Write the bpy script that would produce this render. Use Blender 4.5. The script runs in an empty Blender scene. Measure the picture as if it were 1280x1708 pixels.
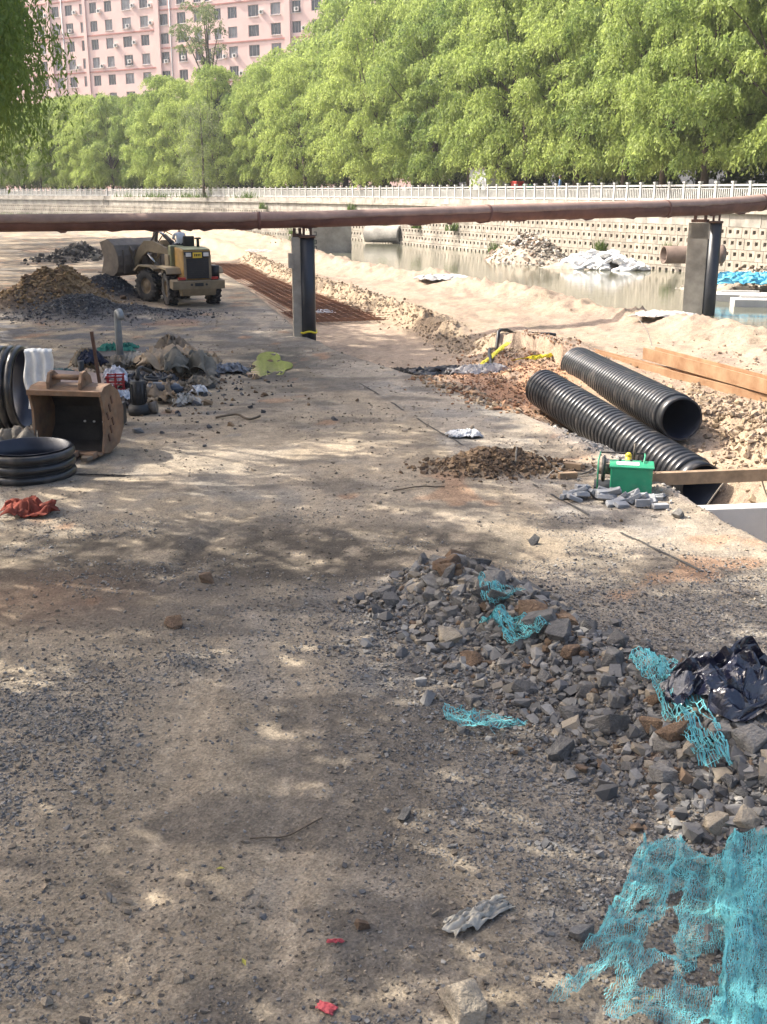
import bpy, bmesh, math, random
import numpy as np
from mathutils import Vector, Matrix, Euler
R = math.radians
scene = bpy.context.scene
COL = scene.collection

# ------------------------------------------------------------------ camera, sky, sun, exposure
CAMH = 4.4
FPX = 1800.0
PITCH = math.atan((854 - 321) / FPX)
cam_d = bpy.data.cameras.new('camera')
cam = bpy.data.objects.new('camera', cam_d)
COL.objects.link(cam)
cam.location = (0, 0, CAMH)
cam.rotation_euler = (R(90) - PITCH, 0, 0)
cam_d.sensor_fit = 'VERTICAL'
cam_d.sensor_height = 36.0
cam_d.lens = 36.0 * FPX / 1708.0
cam_d.clip_start = 0.1
cam_d.clip_end = 3000
scene.camera = cam

SUN_EL = R(46)
SUN_AZ = math.atan2(-0.93, 0.36)            # from +Y towards +X
sdir = Vector((math.sin(SUN_AZ) * math.cos(SUN_EL), math.cos(SUN_AZ) * math.cos(SUN_EL), math.sin(SUN_EL)))
world = bpy.data.worlds.new('World')
scene.world = world
world.use_nodes = True
wn = world.node_tree
sky = wn.nodes.new('ShaderNodeTexSky')
sky.sky_type = 'NISHITA'
sky.sun_disc = False
sky.sun_elevation = SUN_EL
sky.sun_rotation = SUN_AZ
sky.dust_density = 6.0
sky.air_density = 0.85
sky.ozone_density = 0.6
wn.nodes['Background'].inputs['Strength'].default_value = 0.15
wn.links.new(sky.outputs[0], wn.nodes['Background'].inputs['Color'])
sl = bpy.data.lights.new('sun', 'SUN')
sl.energy = 3.6
sl.angle = R(0.45)
sl.color = (1.0, 0.94, 0.84)
so = bpy.data.objects.new('sun', sl)
COL.objects.link(so)
so.rotation_euler = sdir.to_track_quat('Z', 'Y').to_euler()
scene.view_settings.view_transform = 'Standard'
scene.view_settings.look = 'None'
scene.view_settings.gamma = 1.0
scene.view_settings.use_curve_mapping = False
scene.view_settings.exposure = 1.48
scene.cycles.max_bounces = 8
scene.cycles.transparent_max_bounces = 8
scene.cycles.use_denoising = True

# ------------------------------------------------------------------ helpers
def G(px, py, z=0.0):
    """ground point (height z) that the photograph shows at this pixel"""
    v = (py - 854) / FPX; u = (px - 640) / FPX
    dy = math.cos(PITCH) - v * math.sin(PITCH)
    dz = -math.sin(PITCH) - v * math.cos(PITCH)
    t = (z - CAMH) / dz
    return (u * t, dy * t)

def Pd(px, py, t):
    v = (py - 854) / FPX; u = (px - 640) / FPX
    return Vector((u * t, (math.cos(PITCH) - v * math.sin(PITCH)) * t, CAMH + t * (-math.sin(PITCH) - v * math.cos(PITCH))))

def hashg(ix, iy, seed):
    h = (ix.astype(np.int64) * 374761393 + iy.astype(np.int64) * 668265263 + seed * 1442695041) & 0x7fffffff
    h = ((h ^ (h >> 13)) * 1274126177) & 0x7fffffff
    h = h ^ (h >> 16)
    return (h & 0xffff) / 65535.0

def vnoise(x, y, seed=0):
    x = np.asarray(x, float); y = np.asarray(y, float)
    ix = np.floor(x); iy = np.floor(y)
    fx = x - ix; fy = y - iy
    fx = fx * fx * (3 - 2 * fx); fy = fy * fy * (3 - 2 * fy)
    a = hashg(ix, iy, seed); b = hashg(ix + 1, iy, seed); c = hashg(ix, iy + 1, seed); d = hashg(ix + 1, iy + 1, seed)
    return (a * (1 - fx) + b * fx) * (1 - fy) + (c * (1 - fx) + d * fx) * fy

def fbm(x, y, seed=0, o=4, lac=2.03, gain=0.5):
    s = 0.0; a = 1.0; t = 0.0
    for k in range(o):
        s = s + a * vnoise(np.asarray(x) * lac ** k, np.asarray(y) * lac ** k, seed + k * 17)
        t += a; a *= gain
    return s / t                                # 0..1, mean .5

def sstep(a, b, x):
    t = np.clip((np.asarray(x, float) - a) / (b - a), 0, 1)
    return t * t * (3 - 2 * t)

def pline(pts, x, y):
    """signed distance to a polyline (positive to the right of its direction) and parameter length"""
    x = np.asarray(x, float); y = np.asarray(y, float)
    best = np.full(x.shape, 1e9); sg = np.ones(x.shape); par = np.zeros(x.shape); acc = 0.0
    for (x0, y0), (x1, y1) in zip(pts[:-1], pts[1:]):
        dx, dy = x1 - x0, y1 - y0; L2 = dx * dx + dy * dy; L = math.sqrt(L2)
        t = np.clip(((x - x0) * dx + (y - y0) * dy) / L2, 0, 1)
        ex = x - (x0 + t * dx); ey = y - (y0 + t * dy)
        d = np.sqrt(ex * ex + ey * ey)
        cr = dy * ex - dx * ey
        m = d < best
        best = np.where(m, d, best); sg = np.where(m, np.sign(cr) + (cr == 0), sg); par = np.where(m, acc + t * L, par)
        acc += L
    return best * sg, par

def prop(o, label=None, cat=None, group=None, kind=None):
    if label: o['label'] = label
    if cat: o['category'] = cat
    if group: o['group'] = group
    if kind: o['kind'] = kind
    return o

def thing(name, label, cat, loc=(0, 0, 0), rotz=0.0, group=None):
    o = bpy.data.objects.new(name, None)
    o.empty_display_size = 0.2
    COL.objects.link(o)
    o.location = loc
    o.rotation_euler = (0, 0, rotz)
    return prop(o, label, cat, group)

def link(name, me, parent=None, loc=None):
    o = bpy.data.objects.new(name, me)
    COL.objects.link(o)
    if parent is not None: o.parent = parent
    if loc is not None: o.location = loc
    return o

def np_mesh(name, V, F, mat=None, smooth=False, col=None, colname='soil'):
    """V (n,3); F (m,k) all faces of one size"""
    V = np.ascontiguousarray(V, np.float32); F = np.ascontiguousarray(F, np.int32)
    me = bpy.data.meshes.new(name)
    k = F.shape[1]
    me.vertices.add(len(V)); me.vertices.foreach_set('co', V.ravel())
    me.loops.add(F.size); me.loops.foreach_set('vertex_index', F.ravel())
    me.polygons.add(len(F))
    me.polygons.foreach_set('loop_start', np.arange(0, F.size, k, dtype=np.int32))
    me.polygons.foreach_set('use_smooth', np.full(len(F), bool(smooth)))
    me.update(calc_edges=True)
    if col is not None:
        at = me.attributes.new(colname, 'FLOAT_COLOR', 'POINT')
        c = np.ones((len(V), 4), np.float32); c[:, :3] = col
        at.data.foreach_set('color', c.ravel())
    if mat: me.materials.append(mat)
    return me

def copy_tree(o, parent=None):
    c = o.copy(); COL.objects.link(c)
    if parent is not None: c.parent = parent
    for ch in o.children: copy_tree(ch, c)
    return c

class MB:
    def __init__(s): s.v = []; s.f = []; s.m = []; s.sm = []
    def add(s, vs, fs, M=None, mi=0, smooth=False):
        b = len(s.v)
        for v in vs:
            v = Vector(v)
            s.v.append((M @ v) if M is not None else v)
        for f in fs:
            s.f.append(tuple(i + b for i in f)); s.m.append(mi); s.sm.append(smooth)
        return s
    def box(s, c, d, rot=None, mi=0, M=None, taper=1.0):
        x, y, z = d[0] / 2, d[1] / 2, d[2] / 2
        vs = [(-x, -y, -z), (x, -y, -z), (x, y, -z), (-x, y, -z), (-x * taper, -y * taper, z), (x * taper, -y * taper, z), (x * taper, y * taper, z), (-x * taper, y * taper, z)]
        T = Matrix.Translation(c)
        if rot: T = T @ Euler(rot).to_matrix().to_4x4()
        if M is not None: T = M @ T
        return s.add(vs, [(0, 3, 2, 1), (4, 5, 6, 7), (0, 1, 5, 4), (1, 2, 6, 5), (2, 3, 7, 6), (3, 0, 4, 7)], T, mi)
    def tube(s, pts, r, n=8, cap=True, mi=0, smooth=True, M=None):
        pts = [Vector(p) for p in pts]
        rs = r if isinstance(r, (list, tuple)) else [r] * len(pts)
        vs = []; up = None
        for i, p in enumerate(pts):
            t = (pts[min(i + 1, len(pts) - 1)] - pts[max(i - 1, 0)]).normalized()
            if up is None:
                up = t.orthogonal().normalized()
            else:
                up = (up - t * up.dot(t))
                up = up.normalized() if up.length > 1e-6 else t.orthogonal().normalized()
            b = t.cross(up)
            for k in range(n):
                a = 2 * math.pi * k / n
                vs.append(p + (up * math.cos(a) + b * math.sin(a)) * rs[i])
        fs = []
        for i in range(len(pts) - 1):
            for k in range(n):
                fs.append((i * n + k, i * n + (k + 1) % n, (i + 1) * n + (k + 1) % n, (i + 1) * n + k))
        s.add(vs, fs, M, mi, smooth)
        if cap:
            s.add(vs[:n], [tuple(range(n))[::-1]], M, mi); s.add(vs[-n:], [tuple(range(n))], M, mi)
        return s
    def cyl(s, p0, p1, r0, r1=None, n=16, cap=True, mi=0, smooth=True, M=None):
        return s.tube([p0, p1], [r0, r0 if r1 is None else r1], n, cap, mi, smooth, M)
    def lathe(s, prof, n=24, M=None, mi=0, smooth=True, closed=False):
        """profile of (r, z) spun round z"""
        vs = [(r * math.cos(2 * math.pi * k / n), r * math.sin(2 * math.pi * k / n), z) for (r, z) in prof for k in range(n)]
        fs = []
        m = len(prof)
        for i in range(m if closed else m - 1):
            j = (i + 1) % m
            for k in range(n):
                fs.append((i * n + k, i * n + (k + 1) % n, j * n + (k + 1) % n, j * n + k))
        return s.add(vs, fs, M, mi, smooth)
    def prism(s, poly, h, M=None, mi=0):
        """poly (x,y) extruded along local z from -h/2 to h/2"""
        n = len(poly)
        vs = [(x, y, -h / 2) for x, y in poly] + [(x, y, h / 2) for x, y in poly]
        fs = [tuple(range(n))[::-1], tuple(range(n, 2 * n))] + [(i, (i + 1) % n, n + (i + 1) % n, n + i) for i in range(n)]
        return s.add(vs, fs, M, mi)
    def sph(s, c, r, n=10, m=7, M=None, mi=0):
        r = r if isinstance(r, (tuple, list)) else (r, r, r)
        vs = []
        for i in range(m + 1):
            a = math.pi * i / m
            for k in range(n):
                b = 2 * math.pi * k / n
                vs.append((c[0] + r[0] * math.sin(a) * math.cos(b), c[1] + r[1] * math.sin(a) * math.sin(b), c[2] + r[2] * math.cos(a)))
        fs = [(i * n + k, (i + 1) * n + k, (i + 1) * n + (k + 1) % n, i * n + (k + 1) % n) for i in range(m) for k in range(n)]
        return s.add(vs, fs, M, mi, True)
    def mesh(s, name, mat):
        me = bpy.data.meshes.new(name)
        me.from_pydata([tuple(v) for v in s.v], [], s.f)
        me.polygons.foreach_set('material_index', s.m)
        me.polygons.foreach_set('use_smooth', s.sm)
        for m in (mat if isinstance(mat, (list, tuple)) else [mat]): me.materials.append(m)
        me.update()
        return me
    def build(s, name, mat, parent=None, bevel=0.0, loc=None, fix=True):
        me = s.mesh(name, mat)
        if fix:
            bm = bmesh.new(); bm.from_mesh(me)
            bmesh.ops.remove_doubles(bm, verts=bm.verts, dist=1e-5)
            bmesh.ops.recalc_face_normals(bm, faces=bm.faces)
            bm.to_mesh(me); bm.free()
        o = link(name, me, parent, loc)
        if bevel:
            b = o.modifiers.new('bevel', 'BEVEL'); b.width = bevel; b.segments = 2; b.limit_method = 'ANGLE'; b.angle_limit = R(40)
        return o

# ------------------------------------------------------------------ materials
MATS = {}
def mat(name, col, rough=0.7, var=0.25, scale=4.0, bump=0.2, bscale=None, metal=0.0, dust=0.0, dustcol=(0.36, 0.30, 0.24), spec=0.5, col2=None, attr=None, bdist=0.02, coat=0.0):
    if name in MATS: return MATS[name]
    m = bpy.data.materials.new(name); m.use_nodes = True
    nt = m.node_tree; N = nt.nodes; L = nt.links
    b = N['Principled BSDF']
    b.inputs['Roughness'].default_value = rough
    b.inputs['Metallic'].default_value = metal
    b.inputs['Specular IOR Level'].default_value = spec
    if coat: b.inputs['Coat Weight'].default_value = coat
    tc = N.new('ShaderNodeTexCoord')
    oi = N.new('ShaderNodeObjectInfo')
    ad = N.new('ShaderNodeVectorMath'); ad.operation = 'ADD'
    cx = N.new('ShaderNodeCombineXYZ')
    mu = N.new('ShaderNodeMath'); mu.operation = 'MULTIPLY'; mu.inputs[1].default_value = 37.0
    L.new(oi.outputs['Random'], mu.inputs[0])
    for k in range(3): L.new(mu.outputs[0], cx.inputs[k])
    L.new(tc.outputs['Object'], ad.inputs[0]); L.new(cx.outputs[0], ad.inputs[1])
    n1 = N.new('ShaderNodeTexNoise'); n1.inputs['Scale'].default_value = scale; n1.inputs['Detail'].default_value = 6; n1.inputs['Roughness'].default_value = 0.65
    L.new(ad.outputs[0], n1.inputs['Vector'])
    rp = N.new('ShaderNodeValToRGB')
    c2 = col2 if col2 else tuple(c * (1 - var) for c in col)
    rp.color_ramp.elements[0].position = 0.32; rp.color_ramp.elements[1].position = 0.68
    rp.color_ramp.elements[0].color = (*c2, 1); rp.color_ramp.elements[1].color = (*[min(0.95, c * (1 + var * 0.5)) for c in col], 1)
    L.new(n1.outputs['Fac'], rp.inputs['Fac'])
    out = rp.outputs['Color']
    if attr:
        at = N.new('ShaderNodeAttribute'); at.attribute_name = attr
        mx = N.new('ShaderNodeMix'); mx.data_type = 'RGBA'; mx.blend_type = 'MULTIPLY'; mx.inputs['Factor'].default_value = 1.0
        L.new(at.outputs['Color'], mx.inputs['A']); L.new(out, mx.inputs['B']); out = mx.outputs['Result']
    if dust:
        n2 = N.new('ShaderNodeTexNoise'); n2.inputs['Scale'].default_value = scale * 1.7; n2.inputs['Detail'].default_value = 8
        L.new(ad.outputs[0], n2.inputs['Vector'])
        r2 = N.new('ShaderNodeValToRGB'); r2.color_ramp.elements[0].position = 0.62 - dust * 0.4; r2.color_ramp.elements[1].position = 0.82 - dust * 0.3
        L.new(n2.outputs['Fac'], r2.inputs['Fac'])
        mm = N.new('ShaderNodeMath'); mm.operation = 'MULTIPLY'; mm.inputs[1].default_value = min(1, dust * 1.4); L.new(r2.outputs['Color'], mm.inputs[0])
        mx = N.new('ShaderNodeMix'); mx.data_type = 'RGBA'
        L.new(mm.outputs[0], mx.inputs['Factor']); L.new(out, mx.inputs['A']); mx.inputs['B'].default_value = (*dustcol, 1); out = mx.outputs['Result']
        rm = N.new('ShaderNodeMapRange'); rm.inputs['To Min'].default_value = rough; rm.inputs['To Max'].default_value = 0.95
        L.new(mm.outputs[0], rm.inputs['Value']); L.new(rm.outputs[0], b.inputs['Roughness'])
    L.new(out, b.inputs['Base Color'])
    if bump:
        n3 = N.new('ShaderNodeTexNoise'); n3.inputs['Scale'].default_value = bscale or scale * 6; n3.inputs['Detail'].default_value = 6
        L.new(ad.outputs[0], n3.inputs['Vector'])
        bp = N.new('ShaderNodeBump'); bp.inputs['Strength'].default_value = bump; bp.inputs['Distance'].default_value = bdist
        L.new(n3.outputs['Fac'], bp.inputs['Height']); L.new(bp.outputs[0], b.inputs['Normal'])
    MATS[name] = m
    return m

def leaf_mat(name, ca, cb, trans=0.45):
    if name in MATS: return MATS[name]
    m = bpy.data.materials.new(name); m.use_nodes = True
    nt = m.node_tree; N = nt.nodes; L = nt.links
    N.remove(N['Principled BSDF'])
    geo = N.new('ShaderNodeNewGeometry')
    oi = N.new('ShaderNodeObjectInfo')
    n1 = N.new('ShaderNodeTexNoise'); n1.inputs['Scale'].default_value = 0.55; n1.inputs['Detail'].default_value = 4
    L.new(geo.outputs['Position'], n1.inputs['Vector'])
    at = N.new('ShaderNodeAttribute'); at.attribute_name = 'tint'
    s1 = N.new('ShaderNodeMath'); s1.operation = 'MULTIPLY_ADD'; s1.inputs[1].default_value = 0.45; L.new(at.outputs['Fac'], s1.inputs[0])
    L.new(n1.outputs['Fac'], s1.inputs[2])
    s2 = N.new('ShaderNodeMath'); s2.operation = 'MULTIPLY_ADD'; s2.inputs[1].default_value = 0.3; L.new(oi.outputs['Random'], s2.inputs[0]); L.new(s1.outputs[0], s2.inputs[2])
    rp = N.new('ShaderNodeValToRGB'); rp.color_ramp.elements[0].position = 0.45; rp.color_ramp.elements[1].position = 1.15
    rp.color_ramp.elements[1].position = 1.0
    rp.color_ramp.elements[0].color = (*ca, 1); rp.color_ramp.elements[1].color = (*cb, 1)
    L.new(s2.outputs[0], rp.inputs['Fac'])
    d = N.new('ShaderNodeBsdfDiffuse'); t = N.new('ShaderNodeBsdfTranslucent'); g = N.new('ShaderNodeBsdfGlossy'); g.inputs['Roughness'].default_value = 0.65
    L.new(rp.outputs[0], d.inputs[0]); L.new(rp.outputs[0], t.inputs[0])
    mx = N.new('ShaderNodeMixShader'); mx.inputs[0].default_value = trans
    L.new(d.outputs[0], mx.inputs[1]); L.new(t.outputs[0], mx.inputs[2])
    m2 = N.new('ShaderNodeMixShader'); m2.inputs[0].default_value = 0.025
    L.new(mx.outputs[0], m2.inputs[1]); L.new(g.outputs[0], m2.inputs[2])
    L.new(m2.outputs[0], N['Material Output'].inputs['Surface'])
    MATS[name] = m
    return m
rng = np.random.default_rng(5)
rnd = random.Random(11)
# ------------------------------------------------------------------ terrain
EDGE = [(6.2, 4), (5.6, 9), (5.03, 13.45), (4.5, 14.8), (3.9, 16.3), (3.2, 18.4), (2.74, 22.04), (1.88, 24.3), (0.87, 26.5), (-1.36, 31.2), (-2.9, 36), (-4.99, 45.5), (-7.55, 56.5), (-14, 80), (-24, 110), (-48, 160), (-100, 230)]
RIDGE = [(3.0, 32.4), (2.2, 34.4), (1.0, 39.8), (-1.5, 48.2), (-6.2, 63.2), (-12.6, 90), (-22, 125), (-40, 160)]
def offset_line(pts, d):
    out = []
    for i, p in enumerate(pts):
        a = pts[max(0, i - 1)]; b = pts[min(len(pts) - 1, i + 1)]
        tx, ty = b[0] - a[0], b[1] - a[1]; l = math.hypot(tx, ty)
        out.append((p[0] + ty / l * d, p[1] - tx / l * d))
    return out
CREST = [G(*q, .33) for q in ((1280, 565), (1166, 541), (1110, 530), (1060, 521), (988, 512), (940, 503), (891, 490), (805, 478), (755, 464), (695, 460), (640, 452), (592, 441), (520, 420), (430, 391), (400, 385))]
WATER = [(15.0, -20), (15.0, 10), (14.6, 25)] + offset_line(CREST, 1.5) + [(-50, 172), (-80, 197), (-125, 213)]
TRENCH = [(6.6, 11), (6.3, 14.5), (5.66, 18.8), (5.05, 20.65), (3.56, 24.8), (3.2, 26.0)]
RUBBLE = [(3.9, 5.6), (3.35, 6.6), (2.75, 7.75), (2.15, 8.9), (1.6, 10.0), (1.0, 11.2), (0.65, 11.9)]
WALLL = [(33, 32), (21.6, 61.5), (15, 76.5), (8.6, 91), (0, 110.5), (-8.5, 126), (-18.7, 142), (-42.8, 176), (-71, 201), (-115, 218), (-170, 225)]

def hfun(x, y):
    x = np.asarray(x, float); y = np.asarray(y, float)
    e, _ = pline(EDGE, x, y)
    r, _ = pline(RIDGE, x, y)
    w, _ = pline(WATER, x, y)
    tr, tp = pline(TRENCH, x, y)
    rb, rp = pline(RUBBLE, x, y)
    nz = fbm(x * 0.5, y * 0.5, 3, 3) - 0.5
    n2 = fbm(x * 2.3, y * 2.3, 9, 4) - 0.5
    n3 = fbm(x * 9, y * 9, 21, 3) - 0.5
    clump = np.maximum(0, fbm(x * 4.2, y * 4.2, 31, 3) - 0.45) * 2
    road = 0.05 * nz + 0.035 * n2 + 0.012 * n3
    # lower slab and terrace on the river side
    far = sstep(25.5, 28.5, y)
    slab = -0.32 + 0.03 * nz + 0.015 * n2
    terr = 0.16 + 0.14 * nz + 0.10 * n2 + 0.03 * n3
    right_of_r = sstep(-0.5, 0.6, r + 0.5 * n2)
    riv = slab * (1 - right_of_r) + terr * right_of_r
    riv = riv + np.exp(-(r / 0.55) ** 2) * (0.20 + 0.48 * clump) * sstep(28, 33, y)
    riv_near = terr
    riv = np.where(y > 33, riv, riv * far + riv_near * (1 - far))
    # between the road edge and RIDGE's start (Y 26..32) keep the slab
    inslab = sstep(0.2, 0.8, e) * (1 - sstep(0.2, 1.4, x - (2.2 + 0 * y))) * sstep(26.5, 28.5, y) * (1 - sstep(33, 36, y))
    riv = riv * (1 - inslab) + slab * inslab
    # spoil mound at the far end of the trench
    md = np.sqrt(((x - 3.9) / 1.7) ** 2 + ((y - 29.4) / 2.6) ** 2)
    mound = np.exp(-md ** 2 * 1.1) * (0.55 + 0.3 * n2 + 0.12 * clump)
    riv = riv + mound
    z = road * (1 - sstep(0.0, 0.5, e + 0.25 * n2)) + riv * sstep(0.0, 0.5, e + 0.25 * n2)
    # trench
    bot = np.interp(tp, [0, 3.5, 7.9, 9.9, 14.2, 15.6], [-0.95, -1.15, -1.17, -0.98, -0.56, -0.2])
    d = tr
    endf = sstep(27.2, 25.2, y) * sstep(9.5, 11, y)
    right = bot + sstep(0.12, 0.85, d) * 0.70 + sstep(0.85, 2.3 , d + 0.5 * n2) * (0.2 - bot - 0.55) 
    right = right + (0.22 * clump + 0.12 * n2) * sstep(0.9, 1.4, d) * (1 - sstep(2.3, 3.2, d))
    left = bot + 0.04 + sstep(0.35, 1.7, -d) * (-bot - 0.02) + 0.05 * n2
    prof = np.where(d > 0, np.minimum(right, np.maximum(terr, right - 0.4)), left)
    inT = endf * sstep(-2.2, -1.5, d) * (1 - sstep(2.6, 3.4, d)) * sstep(-0.05, 0.25, e)
    z = z * (1 - inT) + np.minimum(prof, z + 0.1) * inT
    # concrete chamber floor in front of the white wall
    # berm along the water, river bed
    wb = -w                                     # inland positive
    berm = np.exp(-((wb - 1.7) / 1.1) ** 2) * (0.30 + 0.55 * nz + 0.35 * n2 + 0.2 * clump) * sstep(20, 34, y)
    z = z + berm
    dw = sstep(-0.9, 1.0, wb + 0.5 * n2)
    z = z * dw + (-1.3) * (1 - dw)
    # rubble ridge
    inr = np.exp(-(np.abs(rb) / np.where(rb > 0, 0.42, 0.62)) ** 2.2) * sstep(12.6, 11.4, y)
    z = z + inr * (0.42 + 0.14 * n2 + 0.25 * n3 * 0.5)
    # brown heap beside the joint
    hp = np.exp(-(((x - 1.95) / 0.85) ** 2 + ((y - 17.45) / 0.48) ** 2) ** 1.4)
    z = z + hp * (0.24 + 0.22 * n2 + 0.16 * n3)
    # heaps round the loader
    h1 = np.exp(-(((x + 12.9) / 1.5) ** 2 + ((y - 43.8) / 1.7) ** 2)); z = z + h1 * (1.45 + 0.6 * n2)
    h1b = np.exp(-(((x + 14.3) / 1.6) ** 2 + ((y - 42.0) / 1.5) ** 2)); z = z + h1b * (0.55 + 0.4 * n2)
    h2 = np.exp(-(((x + 11.4) / 1.1) ** 2 + ((y - 40.4) / 1.1) ** 2)); z = z + h2 * (0.62 + 0.2 * n2)
    h3 = np.exp(-(((x + 9.6) / 1.9) ** 2 + ((y - 40.2) / 1.6) ** 2)); z = z + h3 * (0.36 + 0.25 * n2)
    h4 = np.exp(-(((x + 11.9) / 1.2) ** 2 + ((y - 47.3) / 1.4) ** 2)); z = z + h4 * (1.0 + 0.2 * n2)
    h5 = np.exp(-(((x + 21.3) / 1.3) ** 2 + ((y - 77) / 4.0) ** 2)); z = z + h5 * (0.7 + 0.8 * n2)
    tk = (np.exp(-((x + 1.62 + .25 * (fbm(x * 0.35, y * 0.35, 51, 2) - .5)) / .22) ** 2) + .8 * np.exp(-((x + .62 + .03 * (y - 5)) / .2) ** 2)) * sstep(11.5, 8.5, y) * sstep(3.5, 4.2, y)
    z = z - .022 * tk + .012 * tk * (vnoise(x * 3, y * 9, 143) - .5) * 2
    rut = np.exp(-((x + 2.3 - .25 * (y - 13) + .4 * nz) / .16) ** 2) * sstep(11.5, 12.3, y) * sstep(16, 14, y); z = z - .05 * rut
    # small mounds of gravel in the foreground
    g1 = np.exp(-(((x + 1.9) / 0.28) ** 2 + ((y - 9.6) / 0.25) ** 2)); z = z + g1 * 0.08
    # puddle
    pu = np.exp(-(((x + 3.05) / 0.62) ** 2 + ((y - 28.9) / 2.0) ** 2) ** 1.5); z = z - pu * (0.055 - .20 * (fbm(x * 3.2, y * 1.5, 181, 3) - .5))
    # bank on the left
    lb = -(8.0 + 0.315 * y) - x
    z = z + sstep(0, 4.5, lb + 1.5 * nz) * 2.2
    return z

ROCKY = {}
def ground_colors(x, y, z):
    e, _ = pline(EDGE, x, y); r, _ = pline(RIDGE, x, y); w, _ = pline(WATER, x, y); tr, tp = pline(TRENCH, x, y); rb, _ = pline(RUBBLE, x, y)
    def C(*c): return np.array(c)
    n1 = fbm(x * 0.35, y * 0.35, 51, 4); n2 = fbm(x * 1.4, y * 1.4, 52, 4); n3 = fbm(x * 5, y * 5, 53, 4); n4 = fbm(x * 14, y * 14, 57, 3)
    col = np.zeros(x.shape + (3,))
    dirt = C(.285, .232, .165); grey = C(.17, .165, .155); dark = C(.07, .058, .045); sand = C(.345, .26, .195); conc = C(.33, .285, .23); redd = C(.34, .185, .10)
    def mixc(c, to, f): return c * (1 - f[..., None]) + to * f[..., None]
    col = col + dirt
    col = mixc(col, conc, sstep(-2.2, -1.8, e) * 0.6 * sstep(12, 14, y) * (1 - sstep(40, 48, y)))
    col = mixc(col, C(.175, .135, .095), sstep(34, 50, y) * sstep(-2, -5, e) * .8)  # tree shade over the far left road, put into the soil colour
    col = mixc(col, grey, sstep(0.50, 0.62, n2 * 0.6 + n1 * 0.4) * 0.55)
    col = mixc(col, C(.36, .29, .205), sstep(.50, .62, fbm(x * .55, y * .22, 191, 4)) * .6)
    # tyre tracks: long streaks along the road
    u = x + 0.30 * y + 0.5 * n1
    st = vnoise(u * 2.6, y * 0.12, 77)
    col = col * (0.86 + 0.28 * st)[..., None]
    tt = (np.exp(-((u - 2.05) / 0.3) ** 2) + np.exp(-((u - 3.7) / 0.3) ** 2)) * sstep(14, 10, y)
    col = mixc(col, C(.34, .285, .22), np.clip(tt, 0, 1) * 0.55 * sstep(.35, .6, n2 + .1))
    tk = (np.exp(-((x + 1.62 + .25 * (n1 - .5)) / .24) ** 2) + .8 * np.exp(-((x + .62 + .03 * (y - 5) + .25 * (n1 - .5)) / .22) ** 2)) * sstep(11.5, 8.5, y)
    fine = vnoise(x * 16, y * .55, 141)
    tk = np.clip(tk, 0, 1)
    # gravel area towards the rubble and at the left foreground
    gz = gravel_density(x, y)
    col = mixc(col, C(.205, .187, .16), np.clip(gz, 0, 1) * 0.75)
    col = mixc(col, C(.38, .305, .215) , tk * .85)
    col = col * (1 + tk * .25 * (fine - .5) * 2)[..., None]
    # dark damp soil bands
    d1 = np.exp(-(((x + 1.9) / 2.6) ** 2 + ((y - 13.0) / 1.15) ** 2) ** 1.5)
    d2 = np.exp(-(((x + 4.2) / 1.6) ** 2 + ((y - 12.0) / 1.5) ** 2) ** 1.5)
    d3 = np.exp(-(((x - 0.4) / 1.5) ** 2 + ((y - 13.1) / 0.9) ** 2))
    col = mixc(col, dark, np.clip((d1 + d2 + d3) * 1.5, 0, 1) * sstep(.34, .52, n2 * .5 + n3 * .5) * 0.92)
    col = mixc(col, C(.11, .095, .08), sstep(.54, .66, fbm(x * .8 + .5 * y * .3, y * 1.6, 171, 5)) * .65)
    d4 = np.exp(-(((x + 10) / 5) ** 2 + ((y - 37) / 5.0) ** 2))
    col = mixc(col, C(.12, .115, .115), np.clip(d4 * 1.5, 0, 1) * sstep(.35, .6, n2))
    d5 = np.exp(-(((x + 3.0) / 1.2) ** 2 + ((y - 28.9) / 3.4) ** 2)); col = mixc(col, C(.10, .09, .075), np.clip(d5 * 1.6, 0, 1) * sstep(.25, .45, n2))
    rs = sstep(0.70, 0.76, fbm(x * 0.9, y * 0.9, 91, 3)); col = mixc(col, redd, rs * 0.5)
    col = mixc(col, C(.20, .13, .085), np.exp(-(((x + 3.9) / 1.0) ** 2 + ((y - 11.4) / 0.8) ** 2)) * .7)
    # river side
    rs_ = sstep(0.0, 0.4, e + 0.3 * (n2 - .5))
    sc = sand * (0.86 + 0.3 * n2)[..., None]
    sc = mixc(sc, C(.29, .22, .155), sstep(.5, .66, n3 * .55 + n1 * .45) * .65)
    sc = mixc(sc, C(.30, .245, .165), sstep(.52, .66, n2) * .5)
    inslab = sstep(26.5, 29, y) * (1 - sstep(-0.6, 0.2, r)); sc = mixc(sc, C(.34, .26, .19), inslab * .8)
    sc = sc * (1 - .22 * sstep(.48, .62, fbm(x * 2.2, y * .7, 97, 4)))[..., None]
    rdg = np.exp(-(r / 0.75) ** 2) * sstep(30, 33, y); sc = mixc(sc, C(.34, .26, .17), rdg * .7)
    md = np.exp(-(((x - 3.3) / 1.9) ** 2 + ((y - 26.2) / 2.3) ** 2)); sc = mixc(sc, C(.44, .25, .145), np.clip(md * 1.4, 0, 1) * sstep(.3, .6, n2 + .1))
    lt = sstep(-.1, .5, e) * sstep(0.3, -0.2, tr) * sstep(26, 23, y); sc = mixc(sc, C(.33, .295, .25), lt * .85)
    clt = np.exp(-((tr - 1.7) / .8) ** 2) * sstep(27, 24, y); sc = mixc(sc, C(.36, .27, .18), clt * .8)
    wet = sstep(0.9, 0.1, -w + .5 * (n2 - .5)); sc = mixc(sc, C(.2, .17, .12), wet * .8)
    col = mixc(col, sc, rs_)
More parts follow.
